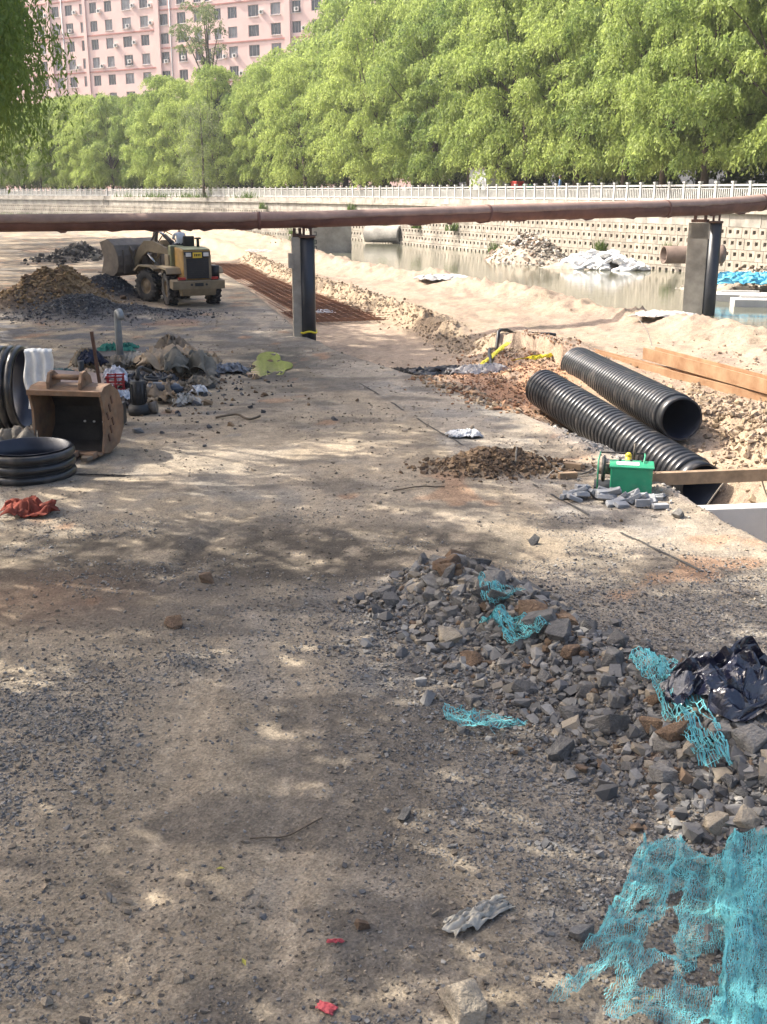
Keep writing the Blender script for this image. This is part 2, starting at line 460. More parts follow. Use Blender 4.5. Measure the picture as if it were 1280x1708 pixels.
    # rubble ridge body
    rr = np.exp(-(np.abs(rb) / .75) ** 2) * sstep(12.8, 11.6, y); col = mixc(col, C(.12, .11, .105), np.clip(rr * 1.2, 0, 1) * .9)
    hp = np.exp(-(((x - 1.95) / 0.95) ** 2 + ((y - 17.45) / 0.6) ** 2) ** 1.4); col = mixc(col, C(.16, .105, .06), np.clip(hp * 1.5, 0, 1) * .95)
    def heap(cx, cy, sx, sy, c, k=1.6):
        return mixc(col, C(*c), np.clip(np.exp(-(((x - cx) / sx) ** 2 + ((y - cy) / sy) ** 2)) * k, 0, 1))
    col = heap(-10.6, 40.6, 3.4, 2.0, (.085, .085, .09))
    col = heap(-12.9, 43.8, 1.5, 1.7, (.27, .175, .085))
    col = heap(-14.5, 42.0, 1.5, 1.4, (.12, .085, .055))
    col = heap(-11.4, 40.3, 1.2, 1.1, (.06, .06, .065))
    col = heap(-11.7, 47.3, 1.6, 1.6, (.05, .05, .055))
    col = heap(-21.3, 77, 1.3, 4, (.07, .06, .05))
    lb = -(8.0 + 0.315 * y) - x
    col = mixc(col, C(.15, .14, .07), sstep(0, 3, lb) * .8)
    col = col * (0.78 + 0.44 * n3)[..., None] * (0.82 + 0.36 * n4)[..., None]
    return np.clip(col, 0.02, 0.75)

def gravel_density(x, y):
    rb, _ = pline(RUBBLE, x, y)
    n = fbm(x * 0.9, y * 0.9, 61, 3)
    n5 = fbm(x * 3.5, y * 3.5, 62, 3)
    left_of = -rb                                   # positive on the road side
    a = sstep(3.2, 0.4, left_of + (n - .5) * 2.0) * sstep(13.0, 10.5, y)
    b = np.exp(-(((x + 2.9) / 1.0) ** 2 + ((y - 8.4) / 1.5) ** 2)) * .8
    c = sstep(0.55, 0.64, n) * 0.45 * sstep(30, 12, y)
    d = np.exp(-(((x + 1.8) / 0.35) ** 2 + ((y - 9.7) / 0.3) ** 2)) * 1.2
    tk = np.exp(-((x + 1.62) / .24) ** 2) + .8 * np.exp(-((x + .62 + .03 * (y - 5)) / .22) ** 2)
    return np.clip((a * 1.1 + b + c + d) * (0.30 + 1.15 * n5) * (1 - .85 * np.clip(tk * sstep(11.5, 8.5, y), 0, 1)), 0, 1.3)

def build_ground():
    ys = [-14.0]
    while ys[-1] < 3.2: ys.append(ys[-1] + 1.2)
    while ys[-1] < 700: ys.append(ys[-1] + max(0.03, 0.0062 * ys[-1] + 0.012) if ys[-1] < 75 else ys[-1] * 1.02)
    ys = np.array(ys)
    u = np.linspace(-1, 1, 430)
    u = np.sign(u) * (0.55 * np.abs(u) + 0.45 * np.abs(u) ** 3)
    YY, UU = np.meshgrid(ys, u, indexing='ij')
    hw = 7.0 + 0.72 * np.maximum(YY, 0) + np.maximum(0, YY - 75) * 1.2
    XX = UU * hw
    Z = hfun(XX, YY)
    Z = np.where(YY > 75, Z * 0.999, Z)
    C = ground_colors(XX, YY, Z)
    V = np.stack([XX, YY, Z], -1).reshape(-1, 3)
    ny, nx = XX.shape
    i = np.arange(ny - 1)[:, None] * nx + np.arange(nx - 1)[None, :]
    F = np.stack([i, i + 1, i + nx + 1, i + nx], -1).reshape(-1, 4)
    m = bpy.data.materials.new('earth'); m.use_nodes = True
    nt = m.node_tree; N = nt.nodes; L = nt.links; b = N['Principled BSDF']
    at = N.new('ShaderNodeAttribute'); at.attribute_name = 'soil'
    tc = N.new('ShaderNodeTexCoord')
    na = N.new('ShaderNodeTexNoise'); na.inputs['Scale'].default_value = 30; na.inputs['Detail'].default_value = 8; na.inputs['Roughness'].default_value = .7
    nb = N.new('ShaderNodeTexNoise'); nb.inputs['Scale'].default_value = 6; nb.inputs['Detail'].default_value = 8; nb.inputs['Roughness'].default_value = .7
    vo = N.new('ShaderNodeTexVoronoi'); vo.inputs['Scale'].default_value = 28
    for n in (na, nb, vo): L.new(tc.outputs['Object'], n.inputs['Vector'])
    r1 = N.new('ShaderNodeMapRange'); r1.inputs['From Min'].default_value = .3; r1.inputs['From Max'].default_value = .7; r1.inputs['To Min'].default_value = .72; r1.inputs['To Max'].default_value = 1.25
    L.new(na.outputs['Fac'], r1.inputs['Value'])
    r2 = N.new('ShaderNodeMapRange'); r2.inputs['From Min'].default_value = .3; r2.inputs['From Max'].default_value = .7; r2.inputs['To Min'].default_value = .75; r2.inputs['To Max'].default_value = 1.22
    L.new(nb.outputs['Fac'], r2.inputs['Value'])
    mm = N.new('ShaderNodeMath'); mm.operation = 'MULTIPLY'; L.new(r1.outputs[0], mm.inputs[0]); L.new(r2.outputs[0], mm.inputs[1])
    mx = N.new('ShaderNodeVectorMath'); mx.operation = 'SCALE'; L.new(at.outputs['Color'], mx.inputs[0]); L.new(mm.outputs[0], mx.inputs['Scale'])
    v2 = N.new('ShaderNodeTexVoronoi'); v2.inputs['Scale'].default_value = 65; L.new(tc.outputs['Object'], v2.inputs['Vector'])
    r3 = N.new('ShaderNodeMapRange'); r3.inputs['To Min'].default_value = .68; r3.inputs['To Max'].default_value = 1.32; L.new(v2.outputs['Color'], r3.inputs['Value'])
    my = N.new('ShaderNodeVectorMath'); my.operation = 'SCALE'; L.new(mx.outputs[0], my.inputs[0]); L.new(r3.outputs[0], my.inputs['Scale'])
    L.new(my.outputs[0], b.inputs['Base Color'])
    b.inputs['Roughness'].default_value = .93; b.inputs['Specular IOR Level'].default_value = .25
    ad = N.new('ShaderNodeMath'); ad.operation = 'MULTIPLY_ADD'; ad.inputs[1].default_value = -.35; L.new(vo.outputs['Distance'], ad.inputs[0]); L.new(na.outputs['Fac'], ad.inputs[2])
    a2 = N.new('ShaderNodeMath'); a2.operation = 'MULTIPLY_ADD'; a2.inputs[1].default_value = 1.6; L.new(nb.outputs['Fac'], a2.inputs[0]); L.new(ad.outputs[0], a2.inputs[2])
    bp = N.new('ShaderNodeBump'); bp.inputs['Strength'].default_value = .8; bp.inputs['Distance'].default_value = .03
    L.new(a2.outputs[0], bp.inputs['Height']); L.new(bp.outputs[0], b.inputs['Normal'])
    me = np_mesh('ground', V, F, m, True, C.reshape(-1, 3))
    prop(link('ground', me), kind='structure')
build_ground()

def h1(x, y): return float(hfun(np.array([x]), np.array([y]))[0])

# ------------------------------------------------------------------ river
def water_mat(name, col, bump, rough):
    m = bpy.data.materials.new(name); m.use_nodes = True
    nt = m.node_tree; N = nt.nodes; L = nt.links; b = N['Principled BSDF']
    b.inputs['Base Color'].default_value = (*col, 1); b.inputs['Roughness'].default_value = rough; b.inputs['IOR'].default_value = 1.33
    tc = N.new('ShaderNodeTexCoord'); mp = N.new('ShaderNodeMapping'); mp.inputs['Scale'].default_value = (1.0, 2.2, 1)
    L.new(tc.outputs['Object'], mp.inputs['Vector'])
    n = N.new('ShaderNodeTexNoise'); n.inputs['Scale'].default_value = 1.6; n.inputs['Detail'].default_value = 5
    L.new(mp.outputs[0], n.inputs['Vector'])
    n2 = N.new('ShaderNodeTexNoise'); n2.inputs['Scale'].default_value = .25; n2.inputs['Detail'].default_value = 3; L.new(tc.outputs['Object'], n2.inputs['Vector'])
    rp = N.new('ShaderNodeValToRGB'); rp.color_ramp.elements[0].position = .35; rp.color_ramp.elements[1].position = .7
    rp.color_ramp.elements[0].color = (*col, 1); rp.color_ramp.elements[1].color = (*[c * 1.4 for c in col], 1)
    L.new(n2.outputs['Fac'], rp.inputs['Fac']); L.new(rp.outputs[0], b.inputs['Base Color'])
    bp = N.new('ShaderNodeBump'); bp.inputs['Strength'].default_value = bump; bp.inputs['Distance'].default_value = .05
    L.new(n.outputs['Fac'], bp.inputs['Height']); L.new(bp.outputs[0], b.inputs['Normal'])
    return m
W_in = offset_line(WATER, -1.6)
Wall_in = offset_line(WALLL, 0.8)
k = 16
def resample(pts, n):
    seg = [math.dist(a, b) for a, b in zip(pts[:-1], pts[1:])]; cum = np.concatenate([[0], np.cumsum(seg)])
    s = np.linspace(0, cum[-1], n)
    return np.stack([np.interp(s, cum, [p[0] for p in pts]), np.interp(s, cum, [p[1] for p in pts])], -1)
wa = resample(W_in, 60); wb = resample([(40, -20)] + WALLL[:-1] + [(-170, 226)], 60)
V = np.concatenate([np.c_[wa, np.full(60, -.3)], np.c_[wb, np.full(60, -.3)]])
F = np.array([(i, 60 + i, 61 + i, i + 1) for i in range(59)])
prop(link('river', np_mesh('river', V, F, water_mat('river_water', (.10, .10, .07), .10, .06), True)), kind='structure')
# puddle on the road
pv = [(-3.05, 28.9, h1(-3.05, 28.9) + .055)]
zz = h1(-3.05, 28.9) + .022
pts = []
for i in range(40):
    a = 2 * math.pi * i / 40
    rr = 1 + .75 * (vnoise(np.array([math.cos(a) * 1.7 + 9]), np.array([math.sin(a) * 1.7]), 5)[0] - .5) * 2
    pts.append((-3.05 - .12 * math.sin(a) * 1.9 + .62 * rr * math.cos(a), 28.9 + 1.9 * rr * math.sin(a), zz))
me = bpy.data.meshes.new('puddle'); me.from_pydata(pts, [], [tuple(range(40))]); me.materials.append(water_mat('puddle_water', (.06, .055, .04), .05, .03))
prop(link('puddle', me), kind='structure')

# ------------------------------------------------------------------ far bank: promenade, retaining wall, railing
TOPZ = 3.85
M_prom = mat('promenade_soil', (.26, .2, .14), .95, .4, .6, .3)
seg = [math.dist(a, b) for a, b in zip(WALLL[:-1], WALLL[1:])]; CUM = np.concatenate([[0], np.cumsum(seg)])
def wall_at(s):
    x = np.interp(s, CUM, [p[0] for p in WALLL]); y = np.interp(s, CUM, [p[1] for p in WALLL])
    x2 = np.interp(s + 1.5, CUM, [p[0] for p in WALLL]); y2 = np.interp(s + 1.5, CUM, [p[1] for p in WALLL])
    x1 = np.interp(s - 1.5, CUM, [p[0] for p in WALLL]); y1 = np.interp(s - 1.5, CUM, [p[1] for p in WALLL])
    tx, ty = x2 - x1, y2 - y1; l = math.hypot(tx, ty); tx /= l; ty /= l
    return float(x), float(y), tx, ty            # river lies on the LEFT of the direction of travel: normal (-ty, tx)
A = resample(WALLL, 80); Bk = resample([(160, 60), (160, 420), (-170, 420)], 80)
V = np.concatenate([np.c_[np.array(offset_line([tuple(p) for p in A], 0.35)), np.full(80, TOPZ - .02)], np.c_[Bk, np.full(80, TOPZ + .3)]])
F = np.array([(i, 80 + i, 81 + i, i + 1) for i in range(79)])
prop(link('promenade', np_mesh('promenade', V, F, M_prom)), kind='structure')

M_blk = mat('pale_concrete_block', (.345, .305, .25), .9, .5, .7, .25, 14, dust=.25, dustcol=(.22, .19, .14))
M_cop = mat('stained_concrete', (.34, .31, .265), .9, .45, .9, .25, 10)
wall = thing('retaining_wall', 'long pale concrete block retaining wall with planting holes along the far river bank', 'wall', (WALLL[0][0], WALLL[0][1], 0))
BWd, BH = .66, .62
def block_geo():
    w, h, d = BWd / 2 - .012, BH / 2 - .012, .42
    hw, t0, t1 = .125, .16, -.07                 # hole
    vs = [(-w, 0, -h), (w, 0, -h), (w, 0, h), (-w, 0, h), (-hw, 0, t1), (hw, 0, t1), (hw, 0, t0), (-hw, 0, t0),
          (-hw, -.26, t1 + .06), (hw, -.26, t1 + .06), (hw, -.26, t0), (-hw, -.26, t0), (-w, -d, -h), (w, -d, -h), (w, -d, h), (-w, -d, h)]
    fs = [(0, 4, 5, 1), (1, 5, 6, 2), (2, 6, 7, 3), (3, 7, 4, 0), (4, 8, 9, 5), (5, 9, 10, 6), (6, 10, 11, 7), (7, 11, 8, 4), (8, 11, 10, 9),
          (0, 1, 13, 12), (1, 2, 14, 13), (2, 3, 15, 14), (3, 0, 12, 15)]
    return vs, fs
bv, bf = block_geo()
blk_me = bpy.data.meshes.new('block'); blk_me.from_pydata(bv, [], bf); blk_me.materials.append(M_blk)
def place_frame(s, off, z, tilt=0.0):
    x, y, tx, ty = wall_at(s)
    nx, ny = -ty, tx
    # local x along the wall, local +y towards the river
    M = Matrix(((tx, nx, 0, x + nx * off), (ty, ny, 0, y + ny * off), (0, 0, 1, z), (0, 0, 0, 1)))
    return M
Winv = Matrix.Translation((-WALLL[0][0], -WALLL[0][1], 0))
smax = CUM[-1] - 1
s_first = 24.0
SV = []; SF = []; nb_ind = 0
courses = [(-.62 + k * BH, .36 - .05 * k) for k in range(5)]
bvn = np.array(bv); bfn = np.array(bf)
for j, s in enumerate(np.arange(6, smax, BWd)):
    for k, (z0, off) in enumerate(courses):
        M = Winv @ place_frame(s + (BWd / 2 if k % 2 else 0), off + rnd.uniform(-.012, .012), z0 + BH / 2 + (0 if 1 else 0))
        if s > s_first and k >= 1 and nb_ind < 250:
            o = link('block', blk_me, wall); o.matrix_local = M; nb_ind += 1
        else:
            A4 = np.array(M); SF.append(bfn + len(SV) * len(bvn)); SV.append(bvn @ A4[:3, :3].T + A4[:3, 3])
prop(link('block_courses', np_mesh('block_courses', np.concatenate(SV), np.concatenate(SF), M_blk), wall), kind='stuff')
# plain slabs, coping and kerb above
z_slab = -.62 + 5 * BH
me_slab = MB().box((0, -.2, .38), (1.29, .4, .74)).mesh('slab', M_cop)
me_cop = MB().box((0, -.12, .09), (1.99, .62, .18)).mesh('coping_stone', M_blk)
me_kerb = MB().box((0, -.2, .22), (1.99, .4, .44)).mesh('kerb_stone', M_cop)
SV = []; SF = []
for name, me, L, z, off, nmax in (('slab', me_slab, 1.3, z_slab, .10, 60), ('coping_stone', me_cop, 2.0, z_slab + .755, .12, 40), ('kerb_stone', me_kerb, 2.0, z_slab + .755 + .185, .02, 40)):
    n = 0
    lv = np.array([v.co[:] for v in me.vertices]); lf = np.array([p.vertices[:] for p in me.polygons])
    for s in np.arange(6, smax, L):
        M = Winv @ place_frame(s, off + rnd.uniform(-.015, .015), z + rnd.uniform(-.01, .01))
        if s > s_first and n < nmax:
            o = link(name, me, wall); o.matrix_local = M; n += 1
        else:
            A4 = np.array(M); SF.append(lf + sum(len(q) for q in SV)); SV.append(lv @ A4[:3, :3].T + A4[:3, 3])
prop(link('upper_courses', np_mesh('upper_courses', np.concatenate(SV), np.concatenate(SF), M_cop), wall), kind='stuff')
# earth core behind the blocks
A = resample(WALLL, 90)
cv = []
for o_, z in ((.12, -1.2), (.05, TOPZ - .25)):
    cv.append(np.c_[np.array(offset_line([tuple(p) for p in A], o_ + .08)), np.full(90, z)])
V = np.concatenate(cv) - np.array([WALLL[0][0], WALLL[0][1], 0])
link('backing', np_mesh('backing', V, np.array([(i, i + 1, 91 + i, 90 + i) for i in range(89)]), M_cop), wall)

M_rail = mat('white_painted_concrete', (.44, .435, .41), .7, .22, 2.0, .1, dust=.2, dustcol=(.4, .36, .3))
rail = thing('railing', 'white concrete balustrade along the top of the far river wall', 'railing', (WALLL[0][0], WALLL[0][1], 0))
BAY = 1.45
post_me = MB().box((0, 0, .56), (.17, .17, 1.12)).box((0, 0, 1.16), (.23, .23, .1)).mesh('post', M_rail)
pb = MB().box((0, 0, .98), (BAY - .17, .10, .11)).box((0, 0, .80), (BAY - .17, .07, .05)).box((0, 0, .14), (BAY - .17, .12, .12))
for q in range(7): pb.box((-.54 + q * .18, 0, .49), (.07, .06, .58))
panel_me = pb.mesh('panel', M_rail)
for s in np.arange(8, smax, BAY):
    z = TOPZ - .02
    o = link('post', post_me, rail); o.matrix_local = Winv @ place_frame(s, -.25, z)
    o = link('panel', panel_me, rail); o.matrix_local = Winv @ place_frame(s + BAY / 2, -.25, z)

# weeds at the foot of the railing are added with the vegetation
# ------------------------------------------------------------------ apartment building
M_pink = mat('pink_render', (.70, .50, .45), .9, .12, .25, .05)
M_band = mat('rose_band', (.42, .19, .16), .9, .15, .5, .05)
M_frame = mat('grey_window_frame', (.30, .28, .28), .5, .15, 2, 0)
M_pane = mat('dark_window_glass', (.05, .055, .065), .12, .5, .35, .05, 3)
M_curt = mat('curtained_window_glass', (.22, .22, .23), .3, .5, .6, .05, 3)
M_ac = mat('white_casing', (.62, .60, .57), .6, .15, 3, 0)
M_dark = mat('dark_opening', (.03, .03, .03), .8, .2, 3, 0)
bA = Vector((-6.0, 215.0)); bB = Vector((-88.0, 262.0))
bd = (bB - bA).normalized(); bn = Vector((-bd.y, bd.x))           # facing the river and the camera
if bn.y > 0: bn = -bn
bld = thing('apartment_building', 'tall pink apartment block with rows of grey windows rising behind the willows', 'building', (bA.x, bA.y, TOPZ))
FH = 3.55; NF = 13
def bmat(s, z, off=0.0):
    # local x along facade to the left, local y outwards
    return Matrix(((bd.x, bn.x, 0, bd.x * s + bn.x * off), (bd.y, bn.y, 0, bd.y * s + bn.y * off), (0, 0, 1, z), (0, 0, 0, 1)))
def s_of(px):
    # arc length along the facade seen at image column px
    k_ = (px - 640) / FPX * 0.934
    return (bA.x - k_ * bA.y) / (k_ * bd.y - bd.x)
wins = []      # (column px, width m)
cols_px = [(77, 2.0), (102, 2.1), (124, 2.1), (145, 1.1), (164, 2.0), (188.5, 2.0), (218, 2.4), (247, 2.2), (279, 2.2), (308, 2.2), (335, 1.9), (351, 1.2), (367.5, 1.7), (392, 2.2), (426.5, 2.5), (463, 2.3), (497, 2.0), (530, 2.2), (556, 2.2)]
cols = sorted([(s_of(p), w, p) for p, w in cols_px])
SL = (bB - bA).length
WH = 2.05
wallm = MB()
xs = [(-14.0, 0, None)]
edges = []
for s, w, p in cols: edges.append((s - w / 2, s + w / 2))
def quad(s0, s1, z0, z1, o0=0.0):
    wallm.add([(s0, o0, z0), (s1, o0, z0), (s1, o0, z1), (s0, o0, z1)], [(0, 1, 2, 3)])
BM = bmat(0, 0)
prev = -16.0
for (a, b) in edges + [(SL, SL)]:
    quad(prev, a, 0, NF * FH); prev = b
for (a, b) in edges:
    for f_ in range(NF):
        zb = f_ * FH + 1.05; zt = zb + WH
        quad(a, b, f_ * FH, zb); quad(a, b, zt, (f_ + 1) * FH)
        for q in ([(a, 0, zb), (b, 0, zb), (b, -.28, zb), (a, -.28, zb)], [(a, 0, zt), (b, 0, zt), (b, -.28, zt), (a, -.28, zt)],
                  [(a, 0, zb), (a, 0, zt), (a, -.28, zt), (a, -.28, zb)], [(b, 0, zb), (b, 0, zt), (b, -.28, zt), (b, -.28, zb)]):
            wallm.add(q, [(0, 1, 2, 3)])
wallm.add([(-16, 0, 0), (-16, -14, 0), (-16, -14, NF * FH), (-16, 0, NF * FH), (SL, 0, 0), (SL, -14, 0), (SL, -14, NF * FH), (SL, 0, NF * FH)],
          [(0, 1, 2, 3), (4, 5, 6, 7), (3, 2, 6, 7), (1, 5, 6, 2)])
wallm.add([(-16, -.6, 0), (SL, -.6, 0), (SL, -.6, NF * FH), (-16, -.6, NF * FH)], [(0, 1, 2, 3)])
wo = wallm.build('wall', M_pink, bld, fix=False); wo.matrix_local = BM
# projecting bays, string courses
for name, s0, s1, d in (('pilaster', s_of(271) - .35, s_of(271) + .9, .45), ('pilaster', s_of(486) - .3, s_of(486) + .9, .45), ('pilaster', s_of(151) - .3, s_of(151) + .5, .3), ('pilaster', s_of(92) - .3, s_of(92) + .5, .35)):
    o = MB().box(((s0 + s1) / 2, d / 2, NF * FH / 2), (s1 - s0, d - .01, NF * FH)).build(name, M_pink, bld); o.matrix_local = BM
for f_ in range(2, NF, 2):
    for s0, s1 in ((-15, s_of(486) - .35), (s_of(486) + .95, s_of(271) - .4), (s_of(271) + .95, s_of(151) - .35), (s_of(151) + .55, SL)):
        zo = 0 if s0 < s_of(271) else -FH
        o = MB().box(((s0 + s1) / 2, .06, f_ * FH + .28 + zo), (s1 - s0, .14, .26)).build('string_course', M_band, bld); o.matrix_local = BM
def win_mesh(w, pane_m):
    fr = MB(); t = .08
    fr.box((0, 0, WH / 2 - t / 2), (w, .07, t)).box((0, 0, -WH / 2 + t / 2), (w, .07, t)).box((-w / 2 + t / 2, 0, 0), (t, .07, WH - 2 * t)).box((w / 2 - t / 2, 0, 0), (t, .07, WH - 2 * t))
    if w > 1.4: fr.box((-w * .18, .005, 0), (t, .07, WH - 2 * t)); fr.box((w * .22, .005, 0), (t, .07, WH - 2 * t))
    return fr.mesh('window', M_frame)
wm = {}; pm = {}
acm = MB().box((0, .25, 0), (.95, .38, .7)).cyl((-.1, .44, 0), (-.1, .46, 0), .28, n=10, mi=1).mesh('air_conditioner', [M_ac, M_dark])
silm = MB().box((0, .05, 0), (2.4, .22, .09)).mesh('sill', M_ac)
for ci, (s, w, p) in enumerate(cols):
    for f_ in range(4, NF):
        z = f_ * FH + 1.05 + WH / 2
        if w not in wm:
            wm[w] = win_mesh(w, None)
            pm[w] = [MB().box((0, -.03, 0), (w - .17, .02, WH - .17)).mesh('pane', m_) for m_ in (M_pane, M_curt)]
        o = link('window', wm[w], bld); o.matrix_local = BM @ Matrix.Translation((s, -.2, z))
        pn = link('pane', pm[w][rnd.random() < .38], o)
        if rnd.random() < .5:
            o2 = link('sill', silm, bld); o2.matrix_local = BM @ Matrix.Translation((s, 0, z - WH / 2 - .1))
        if w > 1.4 and rnd.random() < .36:
            o2 = link('air_conditioner', acm, bld); o2.matrix_local = BM @ Matrix.Translation((s - w / 2 - .75 * (1 if rnd.random() < .7 else -1 - 0 * w), 0, z - .5 + rnd.uniform(-.3, .3)))
# white drain pipes
for p in (113, 290):
    s = s_of(p)
    o = MB().cyl((s, .12, 5), (s, .12, NF * FH), .1, n=8).build('drainpipe', M_ac, bld); o.matrix_local = BM

# ------------------------------------------------------------------ trees
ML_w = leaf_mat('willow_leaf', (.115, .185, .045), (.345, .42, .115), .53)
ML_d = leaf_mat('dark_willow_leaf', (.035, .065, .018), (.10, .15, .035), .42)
ML_l = leaf_mat('hanging_willow_leaf', (.09, .165, .035), (.25, .34, .085), .58)
ML_c = leaf_mat('conifer_leaf', (.022, .045, .026), (.05, .085, .045), .2)
ML_g = leaf_mat('grey_green_leaf', (.095, .135, .05), (.20, .24, .10), .45)
M_bark = mat('bark', (.085, .065, .048), .95, .45, 3, .5, 12)

def leaf_crown(name, seed, lobes, ns, nleaf, L, Wd, strand, droop, m, updome=.35):
    """lobes: list of (x,y,z,r). Strands leave each lobe and hang; leaves sit along them."""
    g = np.random.default_rng(seed)
    lo = np.array(lobes)
    nS = len(lo) * ns
    li = np.repeat(np.arange(len(lo)), ns)
    th = g.uniform(0, 2 * np.pi, nS); cz = g.uniform(-updome, 1, nS); sz = np.sqrt(1 - cz * cz)
    d = np.stack([sz * np.cos(th), sz * np.sin(th), cz], -1)
    rr = lo[li, 3] * g.uniform(.45, 1.0, nS) ** .5
    st = lo[li, :3] + d * rr[:, None] * np.array([1, 1, .8])
    ln = strand * g.uniform(.35, 1.15, nS)
    outw = d * np.array([1, 1, 0]); outw = outw * .5 + g.normal(0, .22, (nS, 3)) * np.array([1, 1, 0])
    t = (np.arange(nleaf) + .5) / nleaf
    s = ln[:, None] * (t[None, :] + g.uniform(-.5, .5, (nS, nleaf)) / nleaf)
    # path: outwards at first, then down
    fall = droop * s
    ox = outw[:, None, :] * (1 - np.exp(-s / .7))[..., None] * .9
    P = st[:, None, :] + ox + np.stack([0 * s, 0 * s, -fall + .25 * (1 - np.exp(-s / .4)) * (1 - droop * .6)], -1)
    P = P + g.normal(0, .05, P.shape)
    tint = np.repeat((g.uniform(0, 1, len(lo)))[li][:, None], nleaf, 1) * .6 + g.uniform(0, .4, (nS, nleaf))
    P = P.reshape(-1, 3); tint = tint.reshape(-1)
    n = len(P)
    dirn = np.stack([g.normal(0, .5, n), g.normal(0, .5, n), -np.abs(g.normal(droop, .4, n))], -1); dirn /= np.linalg.norm(dirn, axis=1)[:, None]
    sd = np.cross(dirn, g.normal(0, 1, (n, 3))); sd /= np.linalg.norm(sd, axis=1)[:, None] + 1e-6
    l = L * g.uniform(.6, 1.35, n)[:, None]; w = Wd * g.uniform(.7, 1.3, n)[:, None]
    V = np.stack([P, P + dirn * l * .45 + sd * w, P + dirn * l, P + dirn * l * .45 - sd * w], 1).reshape(-1, 3)
    F = np.arange(4 * n).reshape(-1, 4)
    me = np_mesh(name, V, F, m)
    at = me.attributes.new('tint', 'FLOAT', 'POINT'); at.data.foreach_set('value', np.repeat(tint, 4).astype(np.float32))
    return me

def willow_lobes(seed, H, Rr, z0, n):
    g = random.Random(seed); out = []
    for i in range(n):
        u = (i + .5) / n
        z = z0 + (H - z0) * u
        prof = math.sin(math.pi * min(1, (u * .80 + .17))) ** .7
        a = i * 2.399 + g.uniform(-.5, .5)
        r = Rr * prof * (g.uniform(.2, 1.0) ** .3)
        out.append((r * math.cos(a), r * math.sin(a), z + g.uniform(-.6, .6), g.uniform(.65, 1.5) * (Rr / 4.8)))
    return out
def trunk_mesh(name, seed, H, lobes, r0, nb=14, fork=.32):
    g = random.Random(seed); b = MB()
    z1 = H * fork
    lean = (g.uniform(-.4, .4), g.uniform(-.4, .4))
    pts = [(lean[0] * t * t, lean[1] * t * t, z1 * t) for t in (0, .12, .4, .7, 1)]
    b.tube(pts, [r0 * 1.45, r0 * 1.08, r0 * .95, r0 * .9, r0 * .8], 9)
    base = Vector(pts[-1])
    for lb in g.sample(lobes, min(nb, len(lobes))):
        e = Vector(lb[:3]); 
        s0 = base * g.uniform(.7, 1.0)
        if e.z < s0.z + .5: continue
        m1 = s0.lerp(e, .4) + Vector((g.uniform(-.4, .4), g.uniform(-.4, .4), .5)); m2 = s0.lerp(e, .75) + Vector((g.uniform(-.3, .3), g.uniform(-.3, .3), .4))
        b.tube([s0, m1, m2, e], [r0 * .42, r0 * .28, r0 * .16, .02], 6)
    return b.mesh(name, M_bark)
variants = []
for k in range(5):
    H = 16.5 + 1.2 * (k % 3)
    lob = willow_lobes(100 + k, H - 1.0, 4.9 + .5 * (k % 2), 2.2, 62)
    cr = leaf_crown('crown', 200 + k, lob, 60, 9, .27, .058, 1.35, .85, ML_w, .15)
    tr = trunk_mesh('trunk', 300 + k, H, lob, .27)
    variants.append((tr, cr, H))
def add_tree(name, label, cat, loc, v, sc=1.0, rot=0.0, group=None, szz=1.0):
    t = thing(name, label, cat, loc, rot, group)
    t.scale = (sc, sc, sc * szz)
    link('trunk', v[0], t); link('crown', v[1], t)
    return t
ordw = ['first', 'second', 'third', 'fourth', 'fifth', 'sixth', 'seventh', 'eighth', 'ninth', 'tenth', 'eleventh', 'twelfth', 'thirteenth', 'fourteenth', 'fifteenth', 'sixteenth', 'seventeenth', 'eighteenth', 'nineteenth', 'twentieth', 'twenty-first', 'twenty-second', 'twenty-third', 'twenty-fourth', 'twenty-fifth', 'twenty-sixth', 'twenty-seventh', 'twenty-eighth', 'twenty-ninth', 'thirtieth', 'thirty-first', 'thirty-second', 'thirty-third', 'thirty-fourth', 'thirty-fifth', 'thirty-sixth', 'thirty-seventh', 'thirty-eighth', 'thirty-ninth', 'fortieth', 'forty-first', 'forty-second', 'forty-third']
i = 0
for s in np.arange(25, CUM[-1] - 45, 5.7):
    s2 = s + rnd.uniform(-.9, .9)
    x, y, tx, ty = wall_at(s2)
    off = 4.3 + rnd.uniform(-.5, 1.6)
    px, py = x + ty * off, y - tx * off
    f_ = 1.0 if s < 100 else .9
    add_tree('willow_tree', 'bright green weeping willow just behind the white railing, %s from the right' % ordw[i], 'tree', (px, py, TOPZ - .05), variants[i % 5], rnd.uniform(.95, 1.14) * f_, rnd.uniform(0, 6.28), 'willows along the far railing')
    i += 1
i = 0
for s in np.arange(20, CUM[-1] - 55, 8.0):
    s2 = s + rnd.uniform(-1.5, 1.5)
    x, y, tx, ty = wall_at(s2)
    off = 12.5 + rnd.uniform(-1, 2)
    f_ = float(np.interp(s, [108, 118, 128, 140], [1.5, 1.36, 1.05, .9]))
    add_tree('willow_tree', 'tall willow in the back row of the far bank, %s from the right' % ordw[i], 'tree', (x + ty * off, y - tx * off, TOPZ), variants[(i + 2) % 5], rnd.uniform(1.0, 1.15) * f_, rnd.uniform(0, 6.28), 'willows in the back row of the far bank')
    i += 1
i = 0
for s in np.arange(14, 78, 10.0):
    x, y, tx, ty = wall_at(s)
    off = 24 + rnd.uniform(-2, 2)
    add_tree('willow_tree', 'very tall willow standing farthest back on the right bank, %s from the right' % ordw[i], 'tree', (x + ty * off, y - tx * off, TOPZ), variants[(i + 1) % 5], rnd.uniform(1.5, 1.7), rnd.uniform(0, 6.28), 'willows farthest back on the right')
    i += 1
